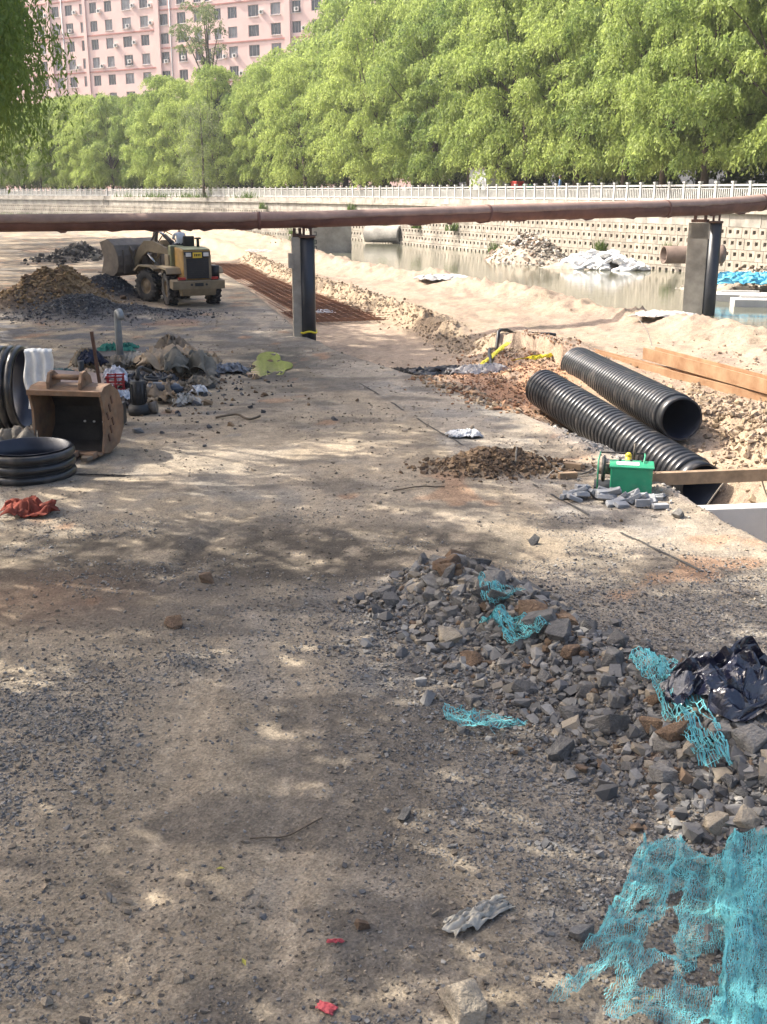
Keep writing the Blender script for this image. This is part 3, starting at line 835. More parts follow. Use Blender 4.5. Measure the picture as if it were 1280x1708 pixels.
# the lone open-crowned tree in front of the pink building
p = Pd(352, 300, 150); 
lob = []
g_ = random.Random(4)
for q in range(26):
    a = g_.uniform(0, 6.28); rr_ = 3.9 * g_.uniform(.2, 1) ** .6; zz_ = 17.5 + g_.uniform(0, 7.5)
    k_ = math.sqrt(max(0.05, 1 - ((zz_ - 20.5) / 5.2) ** 2))
    lob.append((-2.2 + rr_ * k_ * math.cos(a), rr_ * k_ * math.sin(a), zz_, g_.uniform(.7, 1.2)))
tb = MB()
tb.tube([(1.6, 0, 0), (1.4, 0, 6), (.6, 0, 11), (-.6, 0, 15.5), (-1.5, .1, 18.5)], [.42, .36, .30, .22, .14], 8)
for lb in lob[::2]:
    tb.tube([(-.3 + g_.uniform(-.7, .9), 0, 13.0 + g_.uniform(-1, 2.5)), (lb[0] * .6 - .4, lb[1] * .5, lb[2] - 2.2), lb[:3]], [.13, .08, .02], 5)
add_tree('poplar_tree', 'tall open-crowned tree on a leaning bare trunk in front of the pink building', 'tree', (p.x, p.y + 8, TOPZ), (tb.mesh('trunk', M_bark), leaf_crown('crown', 77, lob, 34, 8, .24, .06, 1.0, .55, ML_g, .8)), 1.03, 0)
# darker conifer beside its trunk
p = Pd(372, 300, 147); lob = [(.0 + math.cos(q * 2.4) * (2.6 * (1 - q / 30) + .3) * .7, math.sin(q * 2.4) * (2.6 * (1 - q / 30) + .3) * .7, 2 + q * .46, .9 * (1 - q / 45)) for q in range(30)]
tb = MB().tube([(0, 0, 0), (0, 0, 8), (0, 0, 15.5)], [.28, .18, .03], 8)
add_tree('cypress_tree', 'dark blue-green conifer among the willows below the pink building', 'tree', (p.x, p.y + 4, TOPZ), (tb.mesh('trunk', M_bark), leaf_crown('crown', 79, lob, 70, 6, .34, .09, .8, .5, ML_c, .8)), 1.04)
# grey-green shrub-like tree left of it
p = Pd(335, 300, 140); lob = [(math.cos(q * 2.4) * 1.9, math.sin(q * 2.4) * 1.9, 1.5 + q * .42, 1.1) for q in range(24)]
tb = MB().tube([(0, 0, 0), (.1, 0, 5), (0, 0, 11)], [.2, .14, .03], 8)
add_tree('young_tree', 'pale grey-green young tree with thin foliage standing left of the dark conifer', 'tree', (p.x, p.y + 2, TOPZ), (tb.mesh('trunk', M_bark), leaf_crown('crown', 80, lob, 40, 7, .26, .05, 1.3, .8, ML_g, .6)), 1.0)

# trees on the left bank: they throw the dappled shade; only one hangs into the picture
shade = []
for k in range(3):
    lob = []
    g_ = random.Random(500 + k)
    for q in range(16):
        a = q * 2.399; u_ = (q + .5) / 30
        r_ = 3.7 * math.sqrt(g_.uniform(.03, 1)) ; z_ = 10 + g_.uniform(-1, 1) * 1.9 * math.sqrt(max(.05, 1 - (r_ / 4.3) ** 2))
        lob.append((r_ * math.cos(a), r_ * math.sin(a), z_, g_.uniform(.6, 1.15)))
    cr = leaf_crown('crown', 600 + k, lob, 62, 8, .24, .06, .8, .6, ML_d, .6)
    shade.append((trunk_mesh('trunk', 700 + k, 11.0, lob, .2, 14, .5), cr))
i = 0
side = ['beyond the left edge']
for y in (2.0, 6.0, 10.0, 14.0, 18.5, 24.0, 28.5, 31.0, 33.5, 36.0, 38.5, 41.5, 44.0, 47.0, 50.0, 53.0, 56.5, 60.0, 67.0, 75.0, 83.0, 92.0, 101.0, 111.0):
    x = -6.4 - .33 * (y - 9.5) if y > 9.5 else -5.9
    zc = 9.6 + min(6.0, max(0, (y - 8) * .19))
    x += rnd.uniform(-.4, .2) - .17 * zc - (.5 if 12 < y < 16 else 0)
    z = h1(x, y)
    t = add_tree('bank_tree', 'dark green bank tree shading the dirt road, %s counted from the camera' % ordw[i], 'tree', (x, y, z - .1), shade[i % 3], 1.0, rnd.uniform(0, 6.28), 'trees on the left bank', 1.0)
    t.scale.x = t.scale.y = 1.38 if y < 13 else (1.9 if y > 70 else (1.5 if y > 30 else 1.05))
    t.scale.z = (zc + .6 - z) / 10.0
    i += 1
# the dark willow that hangs into the top left corner
lob = []
g_ = random.Random(909)
for q in range(64):
    a = g_.uniform(0, 6.28); u_ = g_.uniform(0, 1)
    r_ = 3.3 * (1 - .3 * u_ ** 2) * g_.uniform(.35, 1) ** .4
    lob.append((r_ * math.cos(a), r_ * math.sin(a), 7.0 + u_ * 6.0 + (r_ < 2.6) * 0 + (3.2 - r_) * -.3, g_.uniform(.5, .9)))
wx, wy = -11.35, 26.0
wz = h1(wx, wy)
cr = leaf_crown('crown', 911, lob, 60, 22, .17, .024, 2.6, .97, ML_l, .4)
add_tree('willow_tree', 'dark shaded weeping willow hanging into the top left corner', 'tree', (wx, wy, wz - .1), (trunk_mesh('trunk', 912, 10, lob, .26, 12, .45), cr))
ug = []
for s in np.arange(20, CUM[-1] - 40, 1.6):
    x, y, tx, ty = wall_at(s); of_ = 8.5 + rnd.uniform(-2, 2.5)
    ug.append((x + ty * of_, y - tx * of_, TOPZ + rnd.uniform(.3, 3.4), rnd.uniform(.8, 1.5)))
    ug.append((x + ty * (of_ + 8), y - tx * (of_ + 8), TOPZ + rnd.uniform(.5, 4.0), rnd.uniform(1.1, 1.8)))
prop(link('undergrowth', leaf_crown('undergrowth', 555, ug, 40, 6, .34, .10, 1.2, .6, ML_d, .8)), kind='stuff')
# weeds along the foot of the railing
M_grass = leaf_mat('grass_blade', (.06, .10, .02), (.15, .22, .04), .4)
def grass(name, centers, h, n, seed):
    g = np.random.default_rng(seed); V = []
    c = np.array(centers); k = len(c) * n
    P = np.repeat(c[:, :3], n, 0) + np.c_[g.normal(0, 1, (k, 2)) * np.repeat(c[:, 3:4], n, 0), np.zeros(k)]
    hh = h * g.uniform(.4, 1.2, k)[:, None]; a = g.uniform(0, 6.28, k)
    sd = np.c_[np.cos(a), np.sin(a), 0 * a] * h * .06; tip = np.c_[g.normal(0, .3, (k, 2)), np.ones(k)] * hh
    V = np.stack([P - sd, P + sd, P + tip], 1).reshape(-1, 3)
    me = np_mesh(name, V, np.arange(3 * k).reshape(-1, 3), M_grass)
    return prop(link(name, me), kind='stuff')
cs = []
for px in (225, 262, 285, 318, 345, 415, 425, 330, 270):
    s = [q for q in np.arange(60, 230, 1.0) if abs((wall_at(q)[0] / wall_at(q)[1]) * FPX / 1.0 + 640 - px) < 14]
    if s:
        x, y, tx, ty = wall_at(s[0]); cs.append((x - -ty * 0 + -ty * .25, y + tx * .25, TOPZ - .1, .9))
for s in np.arange(40, 118, 7.3):
    x, y, tx, ty = wall_at(s); cs.append((x - ty * .55, y + tx * .55, rnd.choice((-.2, .62, 1.24, 2.5)), .25))
for s in np.arange(118, 215, 3.5):
    x, y, tx, ty = wall_at(s)
    cs.append((x - ty * .8, y + tx * .8, .0 if s < 150 else .3, .6))
grass('weeds', cs, .9, 60, 3)
# ------------------------------------------------------------------ rusty pipe crossing on posts
M_rust = mat('rust_brown_pipe', (.155, .070, .052), .75, .45, 1.3, .25, 9, col2=(.085, .035, .028), dust=.12, dustcol=(.33, .15, .09))
M_pale = mat('sunlit_dusty_wrap', (.31, .205, .16), .85, .3, 1.6, .25, 8, dust=.15, dustcol=(.30, .11, .06))
M_conc = mat('weathered_concrete', (.40, .35, .28), .92, .42, 1.2, .4, 10, dust=.15, dustcol=(.2, .16, .12))
M_sleeve = mat('black_bitumen', (.022, .024, .03), .42, .35, 1.2, .15, 6, dust=.12, dustcol=(.16, .15, .14))
M_plate = mat('rusted_steel', (.11, .055, .035), .8, .4, 4, .3)
pl, pm_, prr = Pd(0, 375, 33.6), Pd(505, 366.5, 33.8), Pd(1178, 345, 41.5)
# a straight run from beyond the left edge to the right bank, through the heads of both posts
PA = Vector((-18.5, 34.6, 0)); 
mid = Vector((-2.55, 34.75, 0)); rgt = Vector((12.6, 43.6, 0))
zA = Pd(0, 372, 34.0).z; zM = Pd(505, 366, 34.0).z; zR = Pd(1178, 345, 42.5).z
pipe = thing('overhead_pipe', 'long rust-brown pipe with a pale dusty top painted as sunlit carried over the road and river', 'pipe', (mid.x, mid.y, zM))
def pth(n=40):
    a = []
    L1 = [(-26, 34.2, zA - .12), (-12.2, 34.45, zA), (mid.x, mid.y, zM), (4.8, 38.6, (zM * .52 + zR * .48) + .03), (rgt.x, rgt.y, zR), (17.6, 47.0, zR + .28), (30, 55.0, zR + .8)]
    # smooth
    P_ = [Vector(q) for q in L1]; out = []
    for i in range(len(P_) - 1):
        p0, p1, p2, p3 = P_[max(0, i - 1)], P_[i], P_[i + 1], P_[min(len(P_) - 1, i + 2)]
        for k in range(10):
            t = k / 10
            out.append(.5 * ((2 * p1) + (p2 - p0) * t + (2 * p0 - 5 * p1 + 4 * p2 - p3) * t * t + (3 * p1 - p0 - 3 * p2 + p3) * t ** 3))
    out.append(P_[-1]); return out
PP = pth()
o0 = Vector((mid.x, mid.y, zM))
def rad_at(p): return .235 + .075 * max(0, min(1, (p.x + 2) / 15)) + .02 * max(0, min(1, (-p.x - 2) / 10))
b = MB(); b.tube([p - o0 for p in PP], [rad_at(p) for p in PP], 24); b.build('pipe_shell', M_rust, pipe)
# pale dusty wrap, ragged lower edge; its colour also paints the sunlit upper half
V = []; nseg = 420; na = 13
cum = [0]
for a_, b_ in zip(PP[:-1], PP[1:]): cum.append(cum[-1] + (b_ - a_).length)
cxs = [np.interp(np.linspace(0, cum[-1], nseg), cum, [p[k_] for p in PP]) for k_ in range(3)]
Pt = np.stack(cxs, -1); T = np.gradient(Pt, axis=0); T /= np.linalg.norm(T, axis=1)[:, None]
S = np.cross(T, np.array([0, 0, 1.0])); S /= np.linalg.norm(S, axis=1)[:, None]; U = np.cross(S, T)
ss = np.linspace(0, cum[-1], nseg)
radv = np.array([rad_at(Vector(p)) for p in Pt]) + .012
lo_ = -6 + 26 * (fbm(ss * .22, ss * 0 + 2, 5, 3) - .5) + 12 * (fbm(ss * 2.0, ss * 0, 6, 3) - .5)
lo_ = lo_ + 6 + 10 * sstep(-6, 0, Pt[:, 0])
for q in range(na):
    ang = np.radians(lo_ + (180 - 2 * lo_) * q / (na - 1))
    V.append(Pt - np.array(o0) + S * (np.cos(ang) * radv)[:, None] + U * (np.sin(ang) * radv)[:, None])
V = np.stack(V, 1).reshape(-1, 3)
ii = np.arange(nseg - 1)[:, None] * na + np.arange(na - 1)[None]
F = np.stack([ii, ii + 1, ii + na + 1, ii + na], -1).reshape(-1, 4)
wr = link('sunlit_top_wrap', np_mesh('sunlit_top_wrap', V, F, M_pale, True), pipe)
sd_ = wr.modifiers.new('solid', 'SOLIDIFY'); sd_.thickness = .01; sd_.offset = -1
# hanging flakes of old wrap under the pipe and weld collars
b = MB()
for q in range(46):
    k_ = rnd.randrange(10, nseg - 60); p = Pt[k_] - np.array(o0); a = rnd.uniform(.12, .45); r_ = radv[k_]
    t = T[k_]; s_ = S[k_]
    side_ = 1 if rnd.random() < .8 else -1
    base = p + s_ * (.10 * side_) + np.array([0, 0, -r_ + .02])
    b.add([base - t * a, base + t * a, base + t * a * .6 + np.array([0, 0, -rnd.uniform(.02, .07)]), base - t * a * .3 + np.array([0, 0, -rnd.uniform(.02, .08)])], [(0, 1, 2, 3)])
prop(b.build('loose_flakes', M_rust, pipe, fix=False), kind='stuff')
for k_ in (70, 150, 205, 262, 300, 340):
    p = Vector(Pt[k_]) - o0; t = Vector(T[k_])
    MB().cyl(p - t * .05, p + t * .05, radv[k_] + .02, n=24).build('weld_collar', M_rust, pipe)

def post(name, label, x, y, z0, ztop, w, sr, sx, sy, rot, cap):
    t = thing(name, label, 'post', (x, y, z0), rot, 'posts under the pipe')
    h = ztop - z0
    b = MB().box((0, 0, h / 2 - .5), (w, w * 1.1, h + 1.0)); b.build('concrete_column', M_conc, t, .015)
    if cap: 
        MB().prism([(-w * .5, 0), (w * .5, 0), (w * .75, .25), (w * .75, .6), (-w * .5, .6)], w * .9, Matrix.Translation((.1, -w * .1, h - .62)) @ Euler((R(90), 0, 0)).to_matrix().to_4x4()).build('bracket', M_conc, t, .01)
    MB().cyl((sx, sy, -.8), (sx, sy, h - .02), sr, n=20).build('sleeve', M_sleeve, t)
    MB().cyl((sx, sy, h - .02), (sx, sy, h + .06), sr * 1.15, n=20).build('sleeve_cap', M_plate, t)
    MB().box((0, 0, h + .06), (w * .8, w * .8, .1)).box((-w * .25, 0, h + .18), (.08, w * .6, .18)).box((w * .25, 0, h + .18), (.08, w * .6, .18)).build('saddle', M_plate, t)
    for q in (-.1, .12): MB().box((sx + q, sy, h + .16), (.07, .16, .24)).build('stub', M_plate, t)
    return t
pt1 = post('pipe_post', 'dark post at the road edge with black sleeve and yellow tape round its foot', mid.x - .15, mid.y, 0, zM - .52, .36, .235, .30, -.12, R(8), False)
MB().box((-.22, -.02, 2.35), (.14, .5, .45)).build('bracket', M_conc, pt1, .01)
b = MB(); b.tube([(.30 + .25 * math.cos(a), -.12 + .25 * math.sin(a), .14 + .03 * math.sin(3 * a)) for a in np.linspace(0, 6.28, 25)], .035, 5); b.build('yellow_tape', mat('yellow_tape', (.75, .6, .03), .5, .2, 5, .1), pt1)
pt2 = post('pipe_post', 'pale concrete post standing in the river with a tall black sleeve at its right', 12.45, 43.9, -1.0, zR - .58, .78, .245, .62, -.28, R(-22), True)

# concrete panel with gauge marks standing in the water
pp = Pd(553, 416, 88); 
t = thing('gauge_panel', 'pale upright concrete panel with dark gauge marks standing in the water behind the post', 'panel', (pp.x, pp.y, -.3), R(6))
MB().box((0, 0, 1.05), (3.3, .25, 3.2)).build('slab', M_blk, t, .01)
for z_ in (2.2, 1.6, .95, .45):
    zz_ = z_ - .1
    b = MB()
    b.box((-1.3, -.135, zz_ + .13), (.24, .012, .06)).box((-1.3, -.135, zz_ - .13), (.24, .012, .06)).box((-1.21, -.137, zz_), (.06, .012, .3))
    if z_ in (2.2, .95): b.box((-1.3, -.134, zz_), (.22, .012, .05)).box((-1.4, -.139, zz_ + .02), (.05, .012, .2))
    b.build('gauge_mark', M_dark, t, fix=False)

# ------------------------------------------------------------------ outfall pipes at the far wall
def outfall(label, x, y, z, r, L, az, m):
    t = thing('outfall_pipe', label, 'pipe', (x, y, z), az, 'outfall pipes in the far wall')
    b = MB(); prof = [(r, 0), (r, L), (r * .86, L), (r * .86, .02)]
    b.lathe([(r * 1.06, 0), (r * 1.06, .25), (r, .25), (r, L), (r * .84, L), (r * .84, 0)], 24, Euler((R(90), 0, 0)).to_matrix().to_4x4(), closed=True)
    b.build('barrel', m, t)
    return t
pp = Pd(645, 376, 103)
outfall('short grey concrete outfall pipe projecting from the wall above the water', pp.x + 1.4, pp.y, .55, .78, 3.6, R(-112), mat('grey_pipe_concrete', (.20, .19, .17), .9, .4, 1.5, .3))
pp = Pd(1205, 424, 52)
outfall('dark outfall pipe half buried in rubble behind the river post', pp.x, pp.y, pp.z, .42, 3.0, R(-80), mat('brown_pipe_concrete', (.17, .12, .095), .9, .4, 1.5, .3))

# ------------------------------------------------------------------ loader
M_och = mat('faded_ochre_paint', (.40, .23, .05), .55, .35, 2.2, .12, 18, dust=.32, dustcol=(.30, .24, .16))
M_tan = mat('dusty_tan_paint', (.24, .185, .11), .65, .3, 2.0, .12, 16, dust=.3, dustcol=(.2, .15, .1))
M_olive = mat('faded_green_paint', (.20, .21, .10), .6, .3, 2.5, .1, dust=.3, dustcol=(.30, .25, .17))
M_tyre = mat('dusty_rubber', (.035, .033, .031), .85, .35, 3, .3, dust=.35, dustcol=(.20, .17, .135))
M_rim = mat('dusty_rim', (.22, .15, .07), .75, .4, 3, .2, dust=.5, dustcol=(.25, .2, .15))
M_blk_m = mat('black_metal', (.018, .018, .018), .6, .3, 3, .1, dust=.15, dustcol=(.15, .13, .1))
M_chr = mat('chrome_rod', (.62, .62, .62), .25, .1, 3, 0, metal=.9)
M_red = mat('red_lamp', (.35, .02, .015), .3, .2, 5, 0)
M_lamp = mat('white_lamp', (.70, .68, .62), .25, .1, 5, 0)
M_yel = mat('yellow_plate', (.80, .55, .04), .5, .1, 5, 0)
M_steel = mat('worn_steel', (.13, .105, .08), .6, .4, 2.5, .25, 12, dust=.3, dustcol=(.26, .2, .14))
ldr = Vector((-7.85, 44.9, 0)); hd = R(24)                     # heading left of +Y
loader = thing('wheel_loader', 'dusty ochre wheel loader with its bucket raised beside the dark gravel heap', 'loader', (ldr.x, ldr.y, h1(ldr.x, ldr.y) - .02), R(90) + hd)
loader.scale = (1.07,) * 3
def wheel(x, y, M, parent, out):
    Mx = M @ Matrix.Translation((x, y, .62)) @ Euler((R(90), 0, 0)).to_matrix().to_4x4()
    r, w = .62, .19
    b = MB()
    b.lathe([(.30, -w * .8), (.36, -w), (.52, -w * 1.02), (r * .95, -w * .86), (r * .97, -w * .4), (r * .97, w * .4), (r * .95, w * .86), (.52, w * 1.02), (.36, w), (.30, w * .8)], 32, Mx)
    for k in range(18):
        for sgn in (-1, 1):
            a = 2 * math.pi * (k + (.5 if sgn > 0 else 0)) / 18
            b.box((0, 0, 0), (.075, .085, w * 1.15), M=Mx @ Euler((0, 0, a)).to_matrix().to_4x4() @ Matrix.Translation((r * .975, 0, sgn * w * .48)) @ Euler((sgn * R(32), 0, 0)).to_matrix().to_4x4())
    ob = b.build('wheel', M_tyre, parent, fix=False)
    rb_ = MB()
    rb_.lathe([(.315, -w * .82), (.30, -w * .55), (.16, -w * .35), (.14, -w * .6), (0.001, -w * .62)], 20, Mx)
    rb_.lathe([(.315, w * .82), (.30, w * .55), (.16, w * .35), (.14, w * .6), (0.001, w * .62)], 20, Mx)
    for k in range(8):
        a = 2 * math.pi * k / 8
        for sgn in (-1, 1): rb_.cyl((.22 * math.cos(a), .22 * math.sin(a), sgn * w * .40), (.22 * math.cos(a), .22 * math.sin(a), sgn * w * .55), .018, n=6, M=Mx)
    rb_.build('rim', M_rim, ob, fix=False)
I4 = Matrix.Identity(4)
for sx, sy in ((0, .82), (0, -.82)): wheel(sx, sy, I4, loader, 1)
FM = Matrix.Translation((1.15, 0, 0)) @ Euler((0, 0, R(27))).to_matrix().to_4x4()
for sx, sy in ((1.12, .82), (1.12, -.82)): wheel(sx, sy, FM, loader, 1)
MB().box((.1, 0, .72), (2.0, .62, .36)).box((0, 0, .62), (.3, 1.5, .26)).build('rear_frame', M_blk_m, loader, .02)
cw = MB(); cw.prism([(-1.18, .66), (-1.22, .98), (-.72, 1.02), (-.62, .66), (-.8, .42), (-1.05, .42)], 1.3, Euler((R(90), 0, 0)).to_matrix().to_4x4())
for sgn in (-1, 1): cw.prism([(-1.18, .66), (-1.22, .98), (-.72, 1.02), (-.68, .70)], .34, Matrix.Translation((0, sgn * .82, 0)) @ Euler((R(90), 0, 0)).to_matrix().to_4x4())
cwo = cw.build('counterweight', M_tan, loader, .025)
MB().box((-1.213, 0, .84), (.02, .32, .12)).build('tow_slot', M_dark, loader)
for y_ in (-.28, .28): MB().cyl((-1.20, y_, .84), (-1.225, y_, .84), .045, n=10).build('bolt_hole', M_dark, loader)
hood = MB()
hood.prism([(-1.0, 1.0), (-1.06, 1.6), (-1.0, 2.08), (-.4, 2.14), (.42, 2.14), (.42, 1.0)], 1.06, Euler((R(90), 0, 0)).to_matrix().to_4x4())
hood.build('hood', M_och, loader, .035)
MB().prism([(-1.012, 2.087), (-.4, 2.147), (.42, 2.147), (.42, 2.16), (-.4, 2.16), (-1.0, 2.11)], 1.0, Euler((R(90), 0, 0)).to_matrix().to_4x4()).build('hood_top', M_olive, loader, .01)
gr = MB().box((-1.075, 0, 1.42), (.04, .88, .74)).build('grille', M_blk_m, loader, .01)
for k in range(9): MB().box((-1.10, 0, 1.12 + k * .075), (.02, .80, .018)).build('slat', M_blk_m, gr)
for y_ in (-.47, .47): MB().box((-1.08, y_, 1.45), (.05, .09, .9)).build('grille_frame', M_tan, loader, .01)
pn = MB().box((-1.065, 0, 1.92), (.06, .98, .22)).build('lamp_panel', M_blk_m, loader, .01)
for y_ in (-.33, .33): MB().box((-1.10, y_, 1.92), (.03, .20, .14)).build('headlight', M_lamp, loader, .01)
ps = MB().box((-1.10, 0, 1.90), (.02, .34, .2)).build('number_plate', M_yel, loader)
for k in range(4): MB().box((-1.112, -.10 + k * .065, 1.90), (.006, .035, .09)).box((-1.114, -.10 + k * .065, 1.92), (.006, .05, .02)).build('plate_mark', M_blk_m, ps)
for y_ in (-.62, .62):
    tl = MB().box((-1.12, y_, 1.06), (.1, .26, .10)).build('tail_lamp', M_red, loader, .01)
    MB().box((-1.05, y_, 1.01), (.12, .3, .03)).build('bracket', M_blk_m, tl)
MB().cyl((-.75, -.74, 1.04), (-.75, -.74, 1.50), .17, n=16).build('air_tank', M_blk_m, loader)
MB().cyl((-.2, -.28, 2.1), (-.2, -.28, 2.46), .055, n=12).cyl((-.2, -.28, 2.44), (-.2, -.28, 2.5), .13, .11, n=14).build('exhaust', M_blk_m, loader)
for sgn in (-1, 1):
    fb = MB(); fb.prism([(-.72, 1.22), (-.55, 1.42), (.55, 1.45), (1.0, 1.42), (1.0, 1.36), (.52, 1.36), (-.5, 1.33), (-.66, 1.18)], .56, Matrix.Translation((0, sgn * .80, 0)) @ Euler((R(90), 0, 0)).to_matrix().to_4x4())
    fb.build('fender', M_tan, loader, .01)
MB().box((.70, .0, 1.60), (.62, 1.5, .5)).build('deck', M_tan, loader, .03)
MB().box((.45, .42, 1.78), (.42, .52, .84)).build('hydraulic_tank', M_olive, loader, .04)
MB().box((1.02, .86, 1.0), (.05, .06, .9)).box((.78, .86, 1.0), (.05, .06, .9)).box((.9, .86, .62), (.22, .06, .04)).box((.9, .86, .92), (.22, .06, .04)).box((.9, .86, 1.2), (.22, .06, .04)).build('ladder', M_tan, loader)
seat = MB().box((.62, 0, 2.02), (.5, .5, .12)).build('seat', M_blk_m, loader, .03)
MB().box((.34, -.06, 2.32), (.10, .44, .44), rot=(0, R(-8), 0)).build('backrest', M_blk_m, seat, .04)
MB().box((.36, 0, 2.04), (.06, .1, .3)).build('seat_post', M_blk_m, seat)
st = MB().cyl((1.25, 0, 1.7), (1.05, 0, 2.32), .035, n=8).build('steering_column', M_blk_m, loader)
b = MB(); b.tube([(1.04 + .19 * math.cos(a) * .9, .19 * math.sin(a), 2.33 + .19 * math.cos(a) * .35) for a in np.linspace(0, 2 * math.pi, 21)], .018, 6); b.build('steering_wheel', M_blk_m, st)
MB().box((1.28, 0, 2.0), (.1, .7, .5)).build('dashboard', M_blk_m, loader, .02)
# front unit
ff = MB(); ff.box((.95, 0, .80), (1.3, .7, .4), M=FM).box((1.12, 0, .62), (.3, 1.5, .26), M=FM)
for y_ in (-.27, .27): ff.prism([(.1, .9), (.75, .95), (.55, 1.5), (.42, 2.05), (.2, 2.05), (.12, 1.4)], .09, FM @ Matrix.Translation((0, y_, 0)) @ Euler((R(90), 0, 0)).to_matrix().to_4x4())
ff.build('front_frame', M_tan, loader, .01)
for sgn in (-1, 1):
    MB().prism([(.55, 1.28), (.75, 1.40), (1.5, 1.42), (1.78, 1.2), (1.74, 1.15), (1.48, 1.36), (.78, 1.34), (.58, 1.22)], .42, FM @ Matrix.Translation((0, sgn * .80, 0)) @ Euler((R(90), 0, 0)).to_matrix().to_4x4()).build('front_fender', M_tan, loader)
    MB().prism([(.22, 1.82), (.34, 2.05), (1.2, 2.32), (1.72, 2.30), (2.1, 2.0), (2.62, 1.28), (2.5, 1.12), (1.85, 1.72), (1.5, 1.9), (1.1, 1.86)], .09, FM @ Matrix.Translation((0, sgn * .43, 0)) @ Euler((R(90), 0, 0)).to_matrix().to_4x4()).build('lift_arm', M_tan, loader, .008)
    cy = MB().cyl((.55, sgn * .33, 1.02), (1.15, sgn * .38, 1.44), .075, n=12, M=FM).build('lift_cylinder', M_blk_m, loader)
    MB().cyl((1.15, sgn * .38, 1.44), (1.62, sgn * .41, 1.83), .04, n=10, M=FM).build('lift_rod', M_chr, cy)
MB().cyl((1.6, -.43, 2.05), (1.6, .43, 2.05), .1, n=12, M=FM).build('cross_tube', M_tan, loader)
cy = MB().cyl((.35, 0, 2.12), (1.0, 0, 2.50), .085, n=12, M=FM).build('tilt_cylinder', M_blk_m, loader)
MB().cyl((1.0, 0, 2.50), (1.45, 0, 2.72), .045, n=10, M=FM).build('tilt_rod', M_chr, cy)
MB().prism([(1.38, 2.78), (1.52, 2.80), (1.82, 2.12), (1.75, 1.68), (1.62, 1.68), (1.58, 2.1)], .14, FM @ Euler((R(90), 0, 0)).to_matrix().to_4x4()).build('bellcrank', M_steel, loader, .01)
MB().box((2.1, 0, 1.72), (.75, .1, .1), M=FM).build('tilt_link', M_steel, loader)
for sgn in (-1, 1): MB().tube([(.3, sgn * .12, 1.9), (.7, sgn * .2, 2.5), (1.2, sgn * .2, 2.66), (1.7, sgn * .22, 2.2)], .022, 6, M=FM).build('hydraulic_hose', M_blk_m, loader)
# bucket: curved shell, end plates, cutting edge, teeth
bk = MB(); prof = []
cx_, cz_ = 2.98, 1.62
outer = [(3.55, 2.22), (3.05, 2.36), (2.66, 2.12), (2.46, 1.72), (2.44, 1.36), (2.56, 1.08), (2.82, .92), (3.55, 1.02)]
W2 = 1.18
vs = []
for y_ in (-W2, W2):
    for x_, z_ in outer: vs.append((x_, y_, z_))
    for x_, z_ in outer:
        dx_, dz_ = x_ - 3.1, z_ - 1.62; l_ = math.hypot(dx_, dz_); vs.append((x_ - dx_ / l_ * .05, y_, z_ - dz_ / l_ * .05))
n = len(outer); fs = []
for q in range(n - 1):
    fs += [(q, q + 1, 2 * n + q + 1, 2 * n + q), (n + q, 3 * n + q, 3 * n + q + 1, n + q + 1)]
fs += [(0, 2 * n, 3 * n, n), (n - 1, 2 * n - 1, 4 * n - 1, 3 * n - 1)]
bk.add(vs, fs, FM)
bko = bk.build('bucket', M_steel, loader)
for y_ in (-W2, W2):
    MB().prism(outer + [(3.35, 1.6)], .05, FM @ Matrix.Translation((0, y_, 0)) @ Euler((R(90), 0, 0)).to_matrix().to_4x4()).build('end_plate', M_steel, bko, .006)
MB().box((3.62, 0, 1.03), (.28, 2 * W2, .05), M=FM).build('cutting_edge', M_steel, bko)
for k in range(7): MB().box((3.82, -W2 + .1 + k * (2 * W2 - .2) / 6, 1.04), (.26, .09, .06), M=FM, taper=.7).build('tooth', M_steel, bko)
for y_ in (-.43, .43, 0): MB().prism([(2.36, 1.14), (2.62, 1.1), (2.56, 2.1), (2.38, 1.9)], .08, FM @ Matrix.Translation((0, y_ + .07, 0)) @ Euler((R(90), 0, 0)).to_matrix().to_4x4()).build('bucket_ear', M_steel, bko)
for k in range(4): MB().box((2.44, -.95 + k * .63, 1.5), (.07, .05, .9), M=FM).build('rib', M_steel, bko)

# ------------------------------------------------------------------ people
def skin_person(name, label, joints, edges_, radii, loc, rot, mats, regions, scale=1.0):
    """one continuous body: joints -> skin modifier -> mesh; regions(co) gives the material index"""
    me = bpy.data.meshes.new('tmp'); me.from_pydata(joints, edges_, []); me.update()
    o = bpy.data.objects.new('tmp', me); COL.objects.link(o)
    sk = o.modifiers.new('skin', 'SKIN'); sk.use_smooth_shade = True
    for v_, r_ in zip(me.skin_vertices[0].data, radii): v_.radius = r_ if isinstance(r_, tuple) else (r_, r_)
    me.skin_vertices[0].data[0].use_root = True
    sb = o.modifiers.new('sub', 'SUBSURF'); sb.levels = 2; sb.render_levels = 2
    dg = bpy.context.evaluated_depsgraph_get()
    m2 = bpy.data.meshes.new_from_object(o.evaluated_get(dg))
    bpy.data.objects.remove(o)
    m2.name = 'body'
    m2.materials.clear()
    for m_ in mats: m2.materials.append(m_)
    for p_ in m2.polygons: p_.material_index = regions(p_.center); p_.use_smooth = True
    t = thing('person', label, 'person', loc, rot)
    t.scale = (scale,) * 3
    link('body', m2, t)
    return t
M_skin = mat('skin', (.36, .21, .14), .6, .1, 8, 0)
M_shirt = mat('white_shirt', (.68, .69, .72), .85, .15, 5, .15, 9)
M_navy = mat('dark_trousers', (.035, .04, .06), .9, .3, 5, .15)
M_blue = mat('blue_shirt', (.12, .25, .50), .85, .25, 5, .15)
M_hair = mat('black_hair', (.012, .010, .009), .6, .3, 20, .1)
